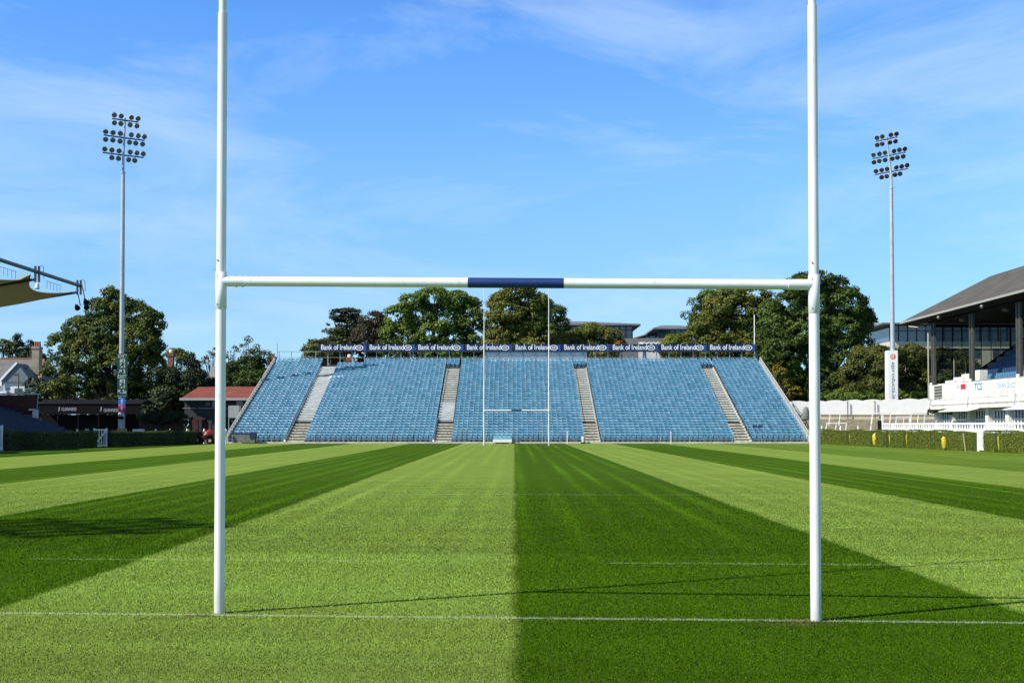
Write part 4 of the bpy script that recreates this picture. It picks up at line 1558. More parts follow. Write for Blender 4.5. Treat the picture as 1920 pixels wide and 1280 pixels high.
for px in (399, 444, 462):
    m = MB()
    a = lx(px, t, YP)
    m.box(a, a + .7, -.05, -.003, pz(762, YP), pz(752, YP))
    w_ = m.build('window', M_GLASS, t)
    m = MB()
    for (b0, b1, c0, c1) in ((a - .05, a + .02, 752, 762), (a + .68, a + .75, 752, 762), (a + .32, a + .38, 752, 762)):
        m.box(b0, b1, -.075, -.052, pz(c1, YP), pz(c0, YP))
    m.box(a - .05, a + .75, -.08, -.055, pz(762.6, YP), pz(762, YP))
    m.build('window_frame', mat('grey_gutter', (.36, .37, .37), .5), w_)
for px in (361, 379):
    m = MB()
    a = lx(px, t, YP)
    m.box(a - .35, a + .35, 1.2, 1.6, .9, 2.5)
    m.build('vending_machine', mat('machine_red', (.10, .012, .018), .5, var=.5, scale=3), t)
# white ticket hut beside the stand
t = thing('ticket_hut', 'pale grey board hut on legs beside the left edge of the blue stand', 'hut', (X(435, 135), 135, 0))
m = MB()
m.box(-.4, .75, 0, 1, pz(783, 135), pz(760, 135))
m.build('wall', mat('hut_grey', (.34, .36, .35), .7, var=.2, scale=4), t)
m = MB()
m.tube((-.35, .1, 0), (-.35, .1, pz(783, 135)), .05)
m.tube((.6, .1, 0), (.6, .1, pz(783, 135)), .05)
m.build('leg', M_STEEL, t)

# ------------------------------------------------------------------ left side: canopy stand, terrace, bar, hedge
M_FABRIC = leaf_mat('canopy_fabric', [(.40, .34, .22), (.48, .41, .27)], .25, .3)
XC = -46.0
zt_ = 15.0
t = thing('canopy_stand', 'sagging pale fabric canopy with steel edge tube at the top left', 'canopy', (XC, 131, 0))
zc_ = at(130, 548, 131).z
m = MB()
bays = 8
bw = 11.6
nu, nv = 10, 10
for b_ in range(bays):
    ya, yb = -bw * b_, -bw * (b_ + 1)
    G = []
    for i in range(nu + 1):
        u_ = i / nu
        row = []
        for j in range(nv + 1):
            v = j / nv
            y = ya + (yb - ya) * u_
            x = -v * 15
            sag = 4 * u_ * (1 - u_)
            edge = -sag * 1.6 * (1 - v)      # scalloped front edge
            z = zc_ - v * 2.4 + sag * .4 * v - .35 * math.sin(math.pi * v) * (1 - sag * .4) + edge * -.0 - sag * .55 * (1 - v)
            if u_ in (0, 1): z += .45 * (1 - v) ** 3 * (b_ > 0 or u_ == 1)
            row.append((x + edge, y, z))
        G.append(row)
    vs = [q for r_ in G for q in r_]
    fs = []
    for i in range(nu):
        for j in range(nv):
            a = i * (nv + 1) + j
            fs.append((a, a + 1, a + nv + 2, a + nv + 1))
    m.add(vs, fs, True)
    m.add([(q[0], q[1], q[2] + .06) for q in vs], [tuple(reversed(f)) for f in fs], True)
m.build('canopy', M_FABRIC, t)
m = MB()
m.tube((.6, .6, at(137, 535, 131).z), (.6, -bays * bw, at(137, 535, 131).z), .19, n=10)
m.build('edge_tube', mat('tube_dark', (.10, .13, .14), .45, metal=.3), t)
zz = at(137, 535, 131).z
for b_ in range(bays + 1):
    y = -bw * b_
    m = MB()
    m.box(.35, .5, y - .12, y + .12, zc_ - .25, zz + .55)
    m.box(.7, .85, y - .12, y + .12, zc_ - .25, zz + .55)
    m.path([(.3, y, zz + .1), (-.5, y, zz + .35), (-3.5, y, zz + 1.2)], [.14, .09, .07], 8)
    m.tube((.3, y, zc_), (-15, y, zc_ - 2.6), .14, n=8)
    m.path([(.9, y, zz + .6), (1.2, y, zz + .5), (1.25, y, zz - .6)], [.03, .03, .03], 6)
    m.build('bracket', M_DKMET, t)
    m = MB()
    m.tube((-15, y, 0), (-15, y, zc_ - 2.4), .2, n=8)
    m.build('column', M_STEEL, t)
m = MB()
for b_ in range(2):
    for k in range(5):
        y = -bw * b_ - 2.2 - k * .9
        m.tube((-.6, y, zc_ - .2), (-.6, y, zc_ + .5), .02, n=5)
    m.tube((-.6, -bw * b_ - 2, zc_ + .5), (-.6, -bw * b_ - 6, zc_ + .5), .02, n=5)
m.build('walkway_rail', M_DKMET, t)
for dx, dz in ((.0, -1.55), (.9, -.95), (.95, -1.5)):
    m = MB()
    z = zc_ + dz
    m.path([(.3 + dx, .1, z + .15), (.55 + dx, -.25, z - .15)], [.16, .30], 10)
    m.box(.2 + dx, .4 + dx, .0, .25, z, z + .3)
    m.build('spotlight', M_BLACK, t)
m = MB()
m.tube((.5, 0, zc_ - .2), (.75, 0, zc_ - 1.4), .05, n=6)
m.tube((.95, 0, zc_ + .5), (1.3, 0, zc_ - 1.0), .05, n=6)
m.build('hanger', M_BLACK, t)
m = MB()
m.path([(.75, -bw - .2, zc_ - .35), (.7, -bw - .3, zc_ - .9)], [.12, .26], 8)
m.build('spotlight', mat('white_metal', (.7, .7, .7), .4), t)

# low terrace of dark blue seats under it
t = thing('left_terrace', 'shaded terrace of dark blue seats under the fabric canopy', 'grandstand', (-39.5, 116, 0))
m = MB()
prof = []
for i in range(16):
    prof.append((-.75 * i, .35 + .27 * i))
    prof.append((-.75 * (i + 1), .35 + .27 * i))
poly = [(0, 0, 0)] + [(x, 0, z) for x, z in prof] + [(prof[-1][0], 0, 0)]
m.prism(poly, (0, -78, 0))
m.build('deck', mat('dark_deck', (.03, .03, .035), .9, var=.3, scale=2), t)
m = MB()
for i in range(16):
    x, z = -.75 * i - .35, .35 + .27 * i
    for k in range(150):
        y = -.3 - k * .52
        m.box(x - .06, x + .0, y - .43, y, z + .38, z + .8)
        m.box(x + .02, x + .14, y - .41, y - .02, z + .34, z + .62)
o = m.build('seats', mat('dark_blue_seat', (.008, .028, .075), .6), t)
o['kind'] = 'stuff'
m = MB()
m.box(-17, -4.6, .35, .5, 0, at(30, 740, 116).z)
m.build('end_wall', mat('red_brown_wall', (.075, .022, .016), .85, var=.4, scale=1), t)
m = MB()
z = at(30, 738.5, 116).z
m.box(-17, -4.4, .3, .345, z - .05, z + .09)
m.tube((-4.9, .3, 0), (-4.5, .3, z), .04, n=6)
m.build('top_rail', M_STEEL, t)
m = MB()
A = at(68, 775, 116)
m.box(A.x + 39.5 - .25, A.x + 39.5 + .2, -.3, 0, 0, at(0, 768, 116).z)
m.path([(A.x + 39.5, -.3, at(0, 767, 116).z), (A.x + 39.5 - .5, -.5, at(0, 768.5, 116).z)], [.05, .1], 8)
m.build('camera_post', mat('white_metal', (.7, .7, .7), .4), t)

# bar tent
YT = 140
t = thing('bar_tent', 'black bar tent with white lettering on its fascia under the big tree', 'tent', (X(165, YT), YT, 0))
m = MB()
w0, w1 = lx(70, t, YT), lx(262, t, YT)
m.box(w0, w1, 1.2, 5, 0, 3.0)
m.box(w0 - .1, w1 + .1, -.1, .1, pz(776, YT), pz(757, YT))
m.prism([(w0 - .2, -.2, pz(757, YT)), (w0 - .2, 5.2, pz(757, YT)), (w0 - .2, 2.5, pz(748, YT))], (w1 - w0 + .4, 0, 0))
for k in range(6):
    x = w0 + (w1 - w0) * k / 5
    m.box(x - .06, x + .06, -.05, .05, 0, pz(776, YT))
m.build('canopy', M_BLACK, t)
M_DIM = mat('cream_letter', (.34, .33, .38), .6)
text('GUINNESS', M_DIM, t, 'lettering', (lx(116, t, YT), -.1, pz(769.5, YT)), (1, 0, 0), (0, 0, 1), 28 / F * YT, .36, .012)
text('GUINNESS', M_DIM, t, 'lettering', (lx(195, t, YT), -.1, pz(771.5, YT)), (1, 0, 0), (0, 0, 1), 28 / F * YT, .36, .012)
for px in (112, 190.5):
    m = MB()
    a, z = lx(px, t, YT), pz(767, YT)
    m.prism([(a - .12, -.11, z - .25), (a - .05, -.11, z + .25), (a + .08, -.11, z + .28), (a - .02, -.11, z - .2)], (0, -.01, 0))
    m.build('emblem', M_DIM, t)

M_HEDGEBOX = mat('hedge_core', (.085, .115, .010), .95, var=.3, scale=5, bump=.8)


def hedge_run(label, A, B, h, w, group, dens=1.0, leaf='hedge', core=None):
    """trimmed hedge between two ground points"""
    A, B = Vector((A[0], A[1], 0)), Vector((B[0], B[1], 0))
    c = (A + B) / 2
    L_ = (B - A).length
    d = (B - A).normalized()
    nrm = Vector((-d.y, d.x, 0))
    t = thing('hedge', label, 'hedge', c, group)
    m = MB()
    a, b_ = A - c, B - c
    i_ = w / 2 - .05
    m.add([a + nrm * i_, a - nrm * i_, b_ - nrm * i_, b_ + nrm * i_] + [p_ + Vector((0, 0, h - .05)) for p_ in (a + nrm * i_, a - nrm * i_, b_ - nrm * i_, b_ + nrm * i_)],
          [(0, 1, 5, 4), (1, 2, 6, 5), (2, 3, 7, 6), (3, 0, 4, 7), (4, 5, 6, 7), (3, 2, 1, 0)])
    m.build('branches', core or M_HEDGEBOX, t)
    n = int(L_ * (2 * h + w) * 210 * dens)
    side = rng.random(n) * (2 * h + w)
    s_ = rng.random(n) * L_
    off = np.where(side < h, -w / 2, np.where(side < 2 * h, w / 2, (side - 2 * h) - w / 2))
    zz = np.where(side < h, side, np.where(side < 2 * h, side - h, h))
    wob = np.sin(s_ * 1.7) * .025 + np.sin(s_ * .61 + 1) * .04
    zz = zz * (1 + wob)
    P_ = np.array(a)[None, :] + s_[:, None] * np.array(d) + off[:, None] * np.array(nrm)
    P_[:, 2] = zz
    P_ += rng.normal(scale=.025, size=P_.shape)
    nn = rng.normal(size=(n, 3))
    nn += np.where((side < h)[:, None], -np.array(nrm) * 1.5, np.where((side < 2 * h)[:, None], np.array(nrm) * 1.5, np.array([0, 0, 1.8])))
    nn /= np.linalg.norm(nn, axis=1)[:, None]
    a_ = np.cross(nn, rng.normal(size=(n, 3)))
    a_ /= np.linalg.norm(a_, axis=1)[:, None]
    b2 = np.cross(nn, a_)
    z_ = rng.uniform(.03, .07, n)[:, None]
    Q = np.stack([P_ - a_ * z_, P_ - b2 * z_ * .6, P_ + a_ * z_, P_ + b2 * z_ * .6], 1)
    np_mesh('leaves', Q.reshape(-1, 3), np.arange(n * 4).reshape(-1, 4), LEAF[leaf], t)
    return t


def rh(px):   # point on the right hedge line
    k = (px - 960) / F
    Y = 38.45 / (k + .0676)
    return (k * Y, Y)


def lh(px):   # point on the left hedge line
    k = (960 - px) / F
    Y = 52.25 / (k + .178)
    return (-k * Y, Y)


GH = 'clipped hedge sections along the right touchline'
segs = [(1540, 1593, 'farthest clipped hedge section, beside the near right post'), (1600, 1639.5, 'clipped hedge section left of the first bulky yellow pad'), (1649, 1669, 'short clipped hedge section between the first two yellow pads'),
        (1676, 1701.5, 'short clipped hedge section below the left end of the white fence'), (1708, 1752, 'clipped hedge section ending at the dark upright gap'), (1754.5, 1831, 'long clipped hedge section just left of the white gate'),
        (1853, 1874.5, 'short clipped hedge section just right of the white gate'), (1882, 2060, 'nearest clipped hedge section running out of the right edge')]
for a, b_, lab in segs:
    hedge_run(lab, rh(a), rh(b_), 1.33 if a < 1700 else 1.36, .8, GH)
M_YEL = mat('yellow_pad', (.52, .40, .02), .55, col2=(.40, .29, .02), scale=3)
for px, w, h, lab in ((1597, .13, 1.15, 'narrow yellow padded post at the far end of the right hedge'), (1644, .28, 1.15, 'bulky yellow padded post, second from the far end of the hedge'), (1672.5, .15, 1.2, 'slim yellow padded post below the left end of the white fence'),
                      (1705, .17, 1.2, 'yellow padded post beneath the white fence, fourth from the far end'), (1782, .22, 1.0, 'yellow padded post leaning out of the long hedge section'), (1878, .17, 1.25, 'nearest yellow padded post, right of the white gate')):
    x, y = rh(px)
    t = thing('padded_post', lab, 'padded post', (x - (.46 if px == 1782 else .12), y, 0), 'yellow padded posts in the right hedge')
    m = MB()
    m.path([(0, 0, .08), (.02, 0, .2), (0, 0, h * .5), (-.03, 0, h * .85), (0, 0, h)], [w * .6, w * .9, w * 1.0, w * .9, w * .45], 10)
    m.build('pad', M_YEL, t)
    m = MB()
    m.tube((0.04, .1, 0), (0.04, .1, h + .08), .04, n=6)
    m.build('post', M_BLACK, t)
x, y = rh(1823)
m = MB()
m.beam((0, 0, 0), (-.16, .0, 1.25), .06, .06)
m.beam((0, 0, .02), (.2, .1, .02), .05, .04)
o = m.build('leaning_stick', mat('pale_wood', (.5, .42, .25), .8))
o.location = (x - .5, y, 0)
tag(o, 'thin pale stick leaning on the hedge left of the white gate', 'stick')


def gate(label, p0, p1, h, mt, diag, slats=5):
    A, B = Vector((*p0, 0)), Vector((*p1, 0))
    t = thing('gate', label, 'gate', (A + B) / 2)
    a, b_ = A - t.location, B - t.location
    up = Vector((0, 0, 1))
    m = MB()
    for p_ in (a, b_):
        m.beam(p_, p_ + up * (h + .08), .12, .12)
    m.build('frame', mt, t)
    m = MB()
    m.beam(a + up * (h - .05), b_ + up * (h - .05), .07, .09)
    m.beam(a + up * .15, b_ + up * .15, .07, .09)
    m.build('rail', mt, t)
    m = MB()
    for k in range(1, slats + 1):
        p_ = a.lerp(b_, k / (slats + 1))
        m.beam(p_ + up * .08, p_ + up * (h - .0), (b_ - a).length / (slats + 1) * .42 if not diag else .06, .05)
    if diag:
        m.beam(a + up * .15, b_ + up * (h - .05), .07, .06)
    m.build('slats', mt, t)
    return t


gate('tall white slatted gate in the right hedge', rh(1833.5), rh(1850), 1.45, M_WHITE, False, 4)

# white fence with cut-out pickets on the right
t = thing('picket_fence', 'long white fence with heart shaped gaps behind the right hedge', 'fence', (34, 100, 0))


def rf_(px, X0=34.0):
    Y = X0 * F / (px - 960)
    return Vector((X0, Y, 0))


Ya, Yb_ = rf_(1655).y, 70.0
m = MB()
m.box(-.06, -.0, Yb_ - 100, Ya - 100, 1.86, 2.02)
m.box(-.05, -.01, Yb_ - 100, Ya - 100, 1.02, 1.50)
m.box(-.10, .05, Yb_ - 100, Ya - 100, .0, 1.018)
m.build('rail', M_WHITE, t)
m = MB()
y = Ya - 100
while y > Yb_ - 100:
    # each picket flares at the top so the gaps taper downwards
    m.prism([(-.045, y - .05, 1.86), (-.045, y + .05, 1.86), (-.045, y + .20, 1.503), (-.045, y - .20, 1.503)], (.03, 0, 0))
    y -= .55
m.build('pickets', M_WHITE, t)
m = MB()
for k in range(16):
    y = Ya - 100 - k * 3.2
    if y < Yb_ - 100: break
    m.box(-.08, .06, y - .07, y + .07, 1.019, 2.02 if k else 2.75)
m.build('posts', M_WHITE, t)

# boundary wall and terrace right of the blue stand
t = thing('boundary_wall', 'long cream wall with a scalloped white cover behind the right terrace', 'wall', (X(1640, 142), 142, 0))
m = MB()
YW = 142
xa, xb = lx(1478, t, YW), lx(1780, t, YW)
m.box(xa, xb, 0, .4, 0, pz(777, YW))
m.build('wall', M_CREAM, t)
m = MB()
x = xa
zb_, ztp = pz(777, YW) + .003, pz(754, YW)
pts = []
n = 60
for k in range(n + 1):
    f = k / n
    xx = xa + (xb - xa) * f
    z = ztp + .16 * abs(math.sin(f * 27)) + f * .35
    pts.append((xx, z))
for k in range(n):
    m.prism([(pts[k][0], -.12, zb_), (pts[k + 1][0], -.12, zb_), (pts[k + 1][0], -.12, pts[k + 1][1]), (pts[k][0], -.12, pts[k][1])], (0, .6, 0))
m.build('white_cover', mat('white_sheet', (.88, .88, .86), .8, var=.08, scale=1.5), t)
m = MB()
for px in (1588, 1639):
    m.tube((lx(px, t, YW), -.35, 1.5), (lx(px, t, YW), -.35, pz(751, YW)), .06, n=6)
m.build('drainpipe', mat('rust_pipe', (.12, .09, .07), .8), t)
t = thing('terrace_steps', 'weathered concrete standing terrace below the cream wall on the right', 'terrace', (X(1620, 130), 128, 0))
m = MB()
for i in range(9):
    m.box(lx(1500, t, 130), 16.0, i * 1.5, 13.9, 0 if i == 0 else .75 + .22 * (i - 1) + .001, .75 + .22 * i)
for i in range(1, 9):
    for px_ in range(1505, 1740, 26):
        if rng.random() < .35: m.box(lx(px_, t, 130), lx(px_ + 14, t, 130), i * 1.5 - .02, i * 1.5 + .3, .75 + .22 * i - .03, .75 + .22 * i + .02)
m.build('steps', mat('terrace_conc', (.52, .46, .33), .9, col2=(.33, .29, .21), scale=1.3, bump=.3), t)
M_WF = M_WHITE
m = MB()
for i in range(9):
    z = .75 + .22 * i
    m.box(lx(1500, t, 130), 16.0, i * 1.5 - .012, i * 1.5 - .002, z - .22, z - .12)
m.build('step_joint', mat('joint_dark', (.16, .14, .10), .95, var=.5, scale=1.5), t)


def crush_barrier(label, pxs, ptop, pbot, Y, depth=.5):
    z0, z1 = at(0, pbot, Y).z, at(0, ptop, Y).z
    t = thing('crush_barrier', label, 'barrier', ((pxs[0] + pxs[-1] - 1920) / 2 / F * Y, Y, z0), 'white tubular crush barriers on the right terrace')
    m = MB()
    xs2 = [lx(p_, t, Y) for p_ in pxs]
    h = z1 - z0
    m.beam((xs2[0] - .05, 0, h), (xs2[-1] + .05, 0, h), .09, .11)
    m.build('bar', M_WF, t)
    for x in xs2:
        m = MB()
        m.beam((x, 0, h - .03), (x - .12, 0, -.35), .08, .08)
        m.beam((x, 0, h - .06), (x - .05, depth, -.35), .06, .06)
        m.build('leg', M_WF, t)


crush_barrier('upper white barrier just right of the near right post', (1538, 1556, 1575), 776, 791, 133)
crush_barrier('lower white barrier on the terrace right of the near right post', (1550, 1568, 1587), 793, 803, 129.5)
crush_barrier('upper white barrier left of the advert column foot', (1636, 1654, 1670), 774, 790, 133)
crush_barrier('white barrier right of the advert column behind the fence', (1681, 1695, 1706), 781, 794, 128.5)
crush_barrier('white barrier by the left corner of the old stand', (1709, 1722, 1734), 775, 794, 128.2)
for i, px in enumerate((1541, 1576, 1609, 1633)):
    A = at(px, 803, 127)
    m = MB()
    m.path([(0, 0, 0), (0, 0, A.z + .1), (0, 0, A.z + .25)], [.09, .09, .05], 8)
    o = m.build('bollard', M_WHITE)
    o.location = (A.x, 127, 0)
    tag(o, 'short white bollard behind the right hedge, ' + ('nearest the near right post', 'second from the near right post', 'third from the near right post', 'left of the black bin')[i], 'bollard', 'white bollards behind the right hedge')
A, B = at(1646, 788, 123), at(1657, 805, 123)
m = MB()
m.path([(0, 0, 0), (0, 0, A.z - .15), (0, 0, A.z)], [.26, .32, .28], 12)
o = m.build('bin', M_BLACK)
o.location = ((A.x + B.x) / 2, 123, 0)
tag(o, 'black round bin at the left end of the white fence', 'bin')
t = thing('parasol', 'folded grey parasol left of the near right post', 'parasol', (X(1511, 131), 131, 0))
m = MB()
m.path([(0, 0, pz(787, 131)), (0, 0, pz(785, 131)), (0, 0, pz(765, 131)), (0, 0, pz(762, 131))], [.42, .55, .26, .06], 10)
m.build('cloth', mat('parasol_grey', (.20, .20, .18), .85, var=.3, scale=4), t)
m = MB()
m.tube((0, 0, 0), (0, 0, pz(786, 131)), .04, n=6)
m.build('pole', M_DKMET, t)

# ------------------------------------------------------------------ the old grandstand on the right
XW = 40.0
YE = 119.7
t = thing('old_grandstand', 'old white grandstand with a wide slate roof and dark columns at the right', 'grandstand', (XW, YE, 0))
YN = 60.0 - YE          # near end, outside the frame
M_WSTAND = mat('stand_white', (.80, .79, .74), .7, col2=(.60, .58, .50), scale=1.1)
def rz_(py, px): # height on the plane x=XW
    Y = XW * F / (px - 960)
    return at(px, py, Y).z
zf0, zf1 = 3.86, 5.62
# lower wall piers and windows
m = MB()
m.box(.9, 12, YN, 0, 0, 3.3)
m.build('lower_wall', M_WSTAND, t)
m = MB()
y = 0.0
k = 0
piers = []
while y > YN:
    m = MB()
    m.box(.35, .898, y - .7, y, 0, 3.3)
    m.build('pier', M_WSTAND, t)
    piers.append(y)
    y -= 4.3
for y in piers[:10]:
    m = MB()
    a, b_ = y - 4.25, y - .75
    m.box(.82, .895, a + .15, b_ - .15, .5, 3.2)
    w_ = m.build('window', M_GLASS, t)
    m = MB()
    n = 5
    for i in range(n + 1):
        yy_ = a + .15 + (b_ - a - .3) * i / n
        m.box(.76, .818, yy_ - .07, yy_ + .07, .5, 3.2)
    for z in (.5, 1.45, 2.3, 3.12):
        m.box(.75, .815, a + .1, b_ - .1, z - .05, z + .07)
    m.build('window_frame', M_WHITE, w_)
# first floor slab and balcony front
m = MB()
m.box(-.25, 10, YN, .35, 3.303, 3.6)
m.box(-.02, .25, YN, .0, 3.603, zf1)
m.box(-.02, 3.6, .003, .3, 3.603, zf1 + .05)
m.box(-.16, -.023, YN, -.02, zf0 - .12, zf0 + .08)
m.build('balcony_front', M_WSTAND, t)
m = MB()
for y in (-.4, -10.6, -20.9, -31):
    m.box(-.10, -.024, y - .25, y + .25, 3.6, zf1 + .25)
m.build('pilaster', M_WSTAND, t)
m = MB()
for y in (-.6, -10.4, -20.7):
    m.beam((-.35, y - .15, 3.35), (-.17, y, 4.35), .06, .06)
m.build('stay', M_STEEL, t)
m = MB()
for k in range(24):
    y = -1.2 - k * 1.35
    m.box(-.034, -.0205, y - .012, y + .012, zf0 + .10, zf1 - .02)
m.box(-.05, .28, YN, -8.3, zf1 + .002, zf1 + .05)
m.box(-.034, -.0205, YN, -.05, zf0 + .32, zf0 + .345)
m.build('panel_joints', mat('joint_grey', (.30, .29, .26), .8), t)
m = MB()
m.box(-.03, -.0205, -3.35, -1.25, zf0 + .42, zf1 - .12)
m.build('rail_shade', mat('opening_shade', (.10, .10, .085), .8, var=.5, scale=6), t)  # flat dark panel, painted as the shade behind the rail
m = MB()
for k in range(4):
    z = zf0 + .52 + k * .28
    m.box(-.055, -.031, -3.35, -1.25, z, z + .07)
m.build('balcony_rail', mat('rail_grey', (.45, .45, .40), .6), t)
# awnings
for ya, yb, dz in ((-5.5, -13.0, 0), (-20.5, -30.5, 0)):
    m = MB()
    m.prism([(-.2, ya, 3.30), (-1.15, ya, 3.08 + dz), (-1.15, ya, 3.03 + dz), (-.2, ya, 3.24)], (0, yb - ya, 0))
    m.build('awning', mat('awning_white', (.78, .78, .76), .7), t)
# hanging baskets of greenery
for y in (-.8, -4.6):
    o = foliage('hanging_plant', [(XW - .1, YE + y, 3.02, .5, .5, .26)], .14, LEAF['deep'], t, 1.2, 1, (.12, .24), .2, (XW, YE, 0))
# banners with marks on the balcony front
PL = (-.165 + .14)


def fascia_text(body, px0, px1, pyb, h, mt, bold=.01):
    Y0 = XW * F / (px0 - 960)
    Y1 = XW * F / (px1 - 960)
    z = at(px0, pyb, Y0).z
    return text(body, mt, t, 'lettering', (PL - .01, Y0 - YE, z), (0, -1, 0), (0, 0, 1), Y0 - Y1, h, bold, .01)


def fascia_box(px0, px1, py0, py1, mt, name, lift=.02, dz=0):
    Y0 = XW * F / (px0 - 960)
    Y1 = XW * F / (px1 - 960)
    za, zb3 = at(px0, py0, Y0).z, at(px0, py1, Y0).z
    m = MB()
    m.box(PL - lift - .008, PL - lift, Y1 - YE, Y0 - YE, zb3, za)
    return m.build(name, mt, t)


fascia_box(1790, 1816, 717, 739.5, mat('banner_white', (.80, .80, .80), .6), 'banner', .004)
fascia_box(1827, 1905, 716, 737, mat('banner_white', (.80, .80, .80), .6), 'banner', .004)
fascia_box(1802.5, 1812, 720, 730, mat('logo_red', (.55, .02, .03), .5), 'emblem', .014)
fascia_text('LDC', 1793, 1801, 729, .30, mat('grey_letter', (.07, .075, .09), .6), 0)
fascia_text('TCS', 1828, 1843, 731.5, .62, mat('sky_letter', (.05, .25, .58), .5), .03)
fascia_text('DEAN', 1871, 1888, 727.5, .42, mat('pale_blue_letter', (.16, .27, .42), .5), 0)
fascia_text('2C', 1889, 1905, 727, .42, mat('pale_blue_letter', (.16, .27, .42), .5), 0)
m = MB()
m.prism([(.5, -.45, 4.2), (10.6, -.45, 11.27), (10.6, -.45, 10.5), (.5, -.45, 3.7)], (0, .25, 0))
m.prism([(.5, -4.75, 5.3), (10.6, -4.75, 12.3), (10.6, -4.75, 12.2), (.5, -4.75, 5.2)], (0, .05, 0))
m.build('stair_stringer', M_BLACK, t)
# raked seating: X from .8 up to 11
m = MB()
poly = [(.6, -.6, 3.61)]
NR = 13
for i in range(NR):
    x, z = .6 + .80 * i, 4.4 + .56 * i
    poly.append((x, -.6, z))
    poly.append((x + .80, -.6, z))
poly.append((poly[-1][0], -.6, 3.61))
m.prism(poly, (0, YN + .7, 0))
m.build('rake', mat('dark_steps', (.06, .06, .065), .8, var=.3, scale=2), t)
m = MB()
for i in range(NR):
    x, z = .6 + .80 * i, 4.4 + .56 * i
    m.box(x - .02, x + .4, -4.2 - .12 * i, -2.4, z + .003, z + .42)
m.build('stair_blocks', mat('stair_dark', (.12, .12, .11), .9, var=.3, scale=2), t)
m = MB()
for i in range(5):
    x = .35 + .35 * i
    m.box(x, x + .7, -3.2 - 1.2 * i, -1.0 - 1.15 * i, 5.0, 5.72 + .26 * i)
m.build('stair_wall', M_WSTAND, t)
m = MB()
for i in range(NR):
    x, z = .6 + .80 * i, 4.4 + .56 * i
    if i == 3:
        o = m.build('seats', mat('stand_seat', (.08, .22, .36), .5), t)
        o['kind'] = 'stuff'
        m = MB()
    y = -4.9 - (.0 if i > 2 else 1.6)
    while y > -45:
        m.box(x + .30, x + .36, y - .44, y, z + .42, z + .86)
        m.box(x + .16, x + .28, y - .42, y - .02, z + .36, z + .68)
        y -= .52
o = m.build('upper_seats', mat('stand_seat_shade', (.022, .055, .14), .55), t)  # shade under the roof put into a darker copy of the seat colour
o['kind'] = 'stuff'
o['label'] = 'upper rows of seats with the roof shade painted in as navy'
# columns
for y in (-.25, -10.2, -20.4, -30.6):
    m = MB()
    m.box(.05, .25, y - .12, y + .12, zf1 + .003, 11.9)
    m.box(.05, .25, y - .75, y - .55, zf1 + .003, 11.9)
    m.box(.12, .18, y - .55, y - .12, zf1 + .003, 11.9)
    m.build('column', mat('column_grey', (.07, .068, .06), .6, var=.3, scale=2), t)
m = MB()
for x in (2.2, 3.3, 4.4):
    m.tube((x, -.25, 5.6), (x, -.25, 9.0 - x * .35), .05, n=6)
m.path([(-.2, -.1, 4.2), (-.2, -.1, 10.6), (.1, .3, 11.1), (-1.5, 1.6, 11.4)], [.07] * 4, 8)
m.build('pipe', mat('pipe_pale', (.30, .30, .26), .6), t)
# end glazing screen
m = MB()
m.box(.3, 9.2, .10, .13, zf1 + .06, 11.2)
gz = m.build('end_glazing', None, t)
mg = bpy.data.materials.new('screen_glass')
mg.use_nodes = True
nt = mg.node_tree
nt.nodes.clear()
o_ = nt.nodes.new('ShaderNodeOutputMaterial')
tr = nt.nodes.new('ShaderNodeBsdfTransparent')
tr.inputs[0].default_value = (.62, .66, .66, 1)
gl_ = nt.nodes.new('ShaderNodeBsdfGlossy')
gl_.inputs['Roughness'].default_value = .05
gl_.inputs['Color'].default_value = (.8, .9, 1, 1)
mx = nt.nodes.new('ShaderNodeMixShader')
mx.inputs[0].default_value = .07
nt.links.new(tr.outputs[0], mx.inputs[1])
nt.links.new(gl_.outputs[0], mx.inputs[2])
nt.links.new(mx.outputs[0], o_.inputs[0])
gz.data.materials.clear()
gz.data.materials.append(mg)
m = MB()
x = .3
k = 0
while x < 9.3:
    w_ = .09 if k % 4 == 0 else .025
    m.box(x - w_, x + w_, .04, .097, zf1 + .06, 11.3)
    x += .93
    k += 1
m.box(.3, 9.2, .03, .094, 9.0, 9.12)
m.box(.3, 9.2, .03, .16, 11.2, 11.5)
m.build('glazing_bars', M_BLACK, t)
# roof
xe = -1.35
Yf = 4.6
ze = 12.05
xr_, zr2, yr = 5.2, 15.9, -1.8
m = MB()
A_ = (xe, Yf, ze)
B_ = (xe, YN - 3, ze)
R0 = (xr_, yr, zr2)
R1 = (xr_, YN - 3, zr2)
C_ = (13, Yf, ze)
D_ = (13, YN - 3, ze)
m.add([A_, B_, R1, R0, C_, D_], [(0, 1, 2, 3), (4, 0, 3), (5, 4, 3, 2), (1, 5, 2)])
rf = m.build('roof', brick_mat('stand_slate', (.082, .073, .058), (.108, .097, .080), (.07, .065, .055), 2.6, .85, (.4, .3), bump=.5), t)
m = MB()
m.box(xe - .06, xe + .06, YN - 3, Yf, ze - .16, ze + .02)
m.box(xe, 13, Yf - .06, Yf + .06, ze - .16, ze + .0)
m.build('gutter', mat('pale_gutter', (.34, .33, .29), .6), rf)
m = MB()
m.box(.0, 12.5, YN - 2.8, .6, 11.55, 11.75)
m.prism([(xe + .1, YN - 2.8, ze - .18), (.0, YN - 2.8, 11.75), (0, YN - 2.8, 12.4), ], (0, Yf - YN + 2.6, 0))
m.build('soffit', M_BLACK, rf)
m = MB()
for y in (-6, -16.5, -27):
    m.path([(xe + .25, y, ze - .25), (xe + .05, y - .1, ze - .5)], [.06, .14], 8)
m.build('floodlamp', mat('lamp_pale', (.4, .4, .38), .5), t)
m = MB()
for (x, y) in ((1.2, -5.5), (1.2, -15.5)):
    m.path([(x, y, 11.54), (x, y, 11.3)], [.35, .3], 10)
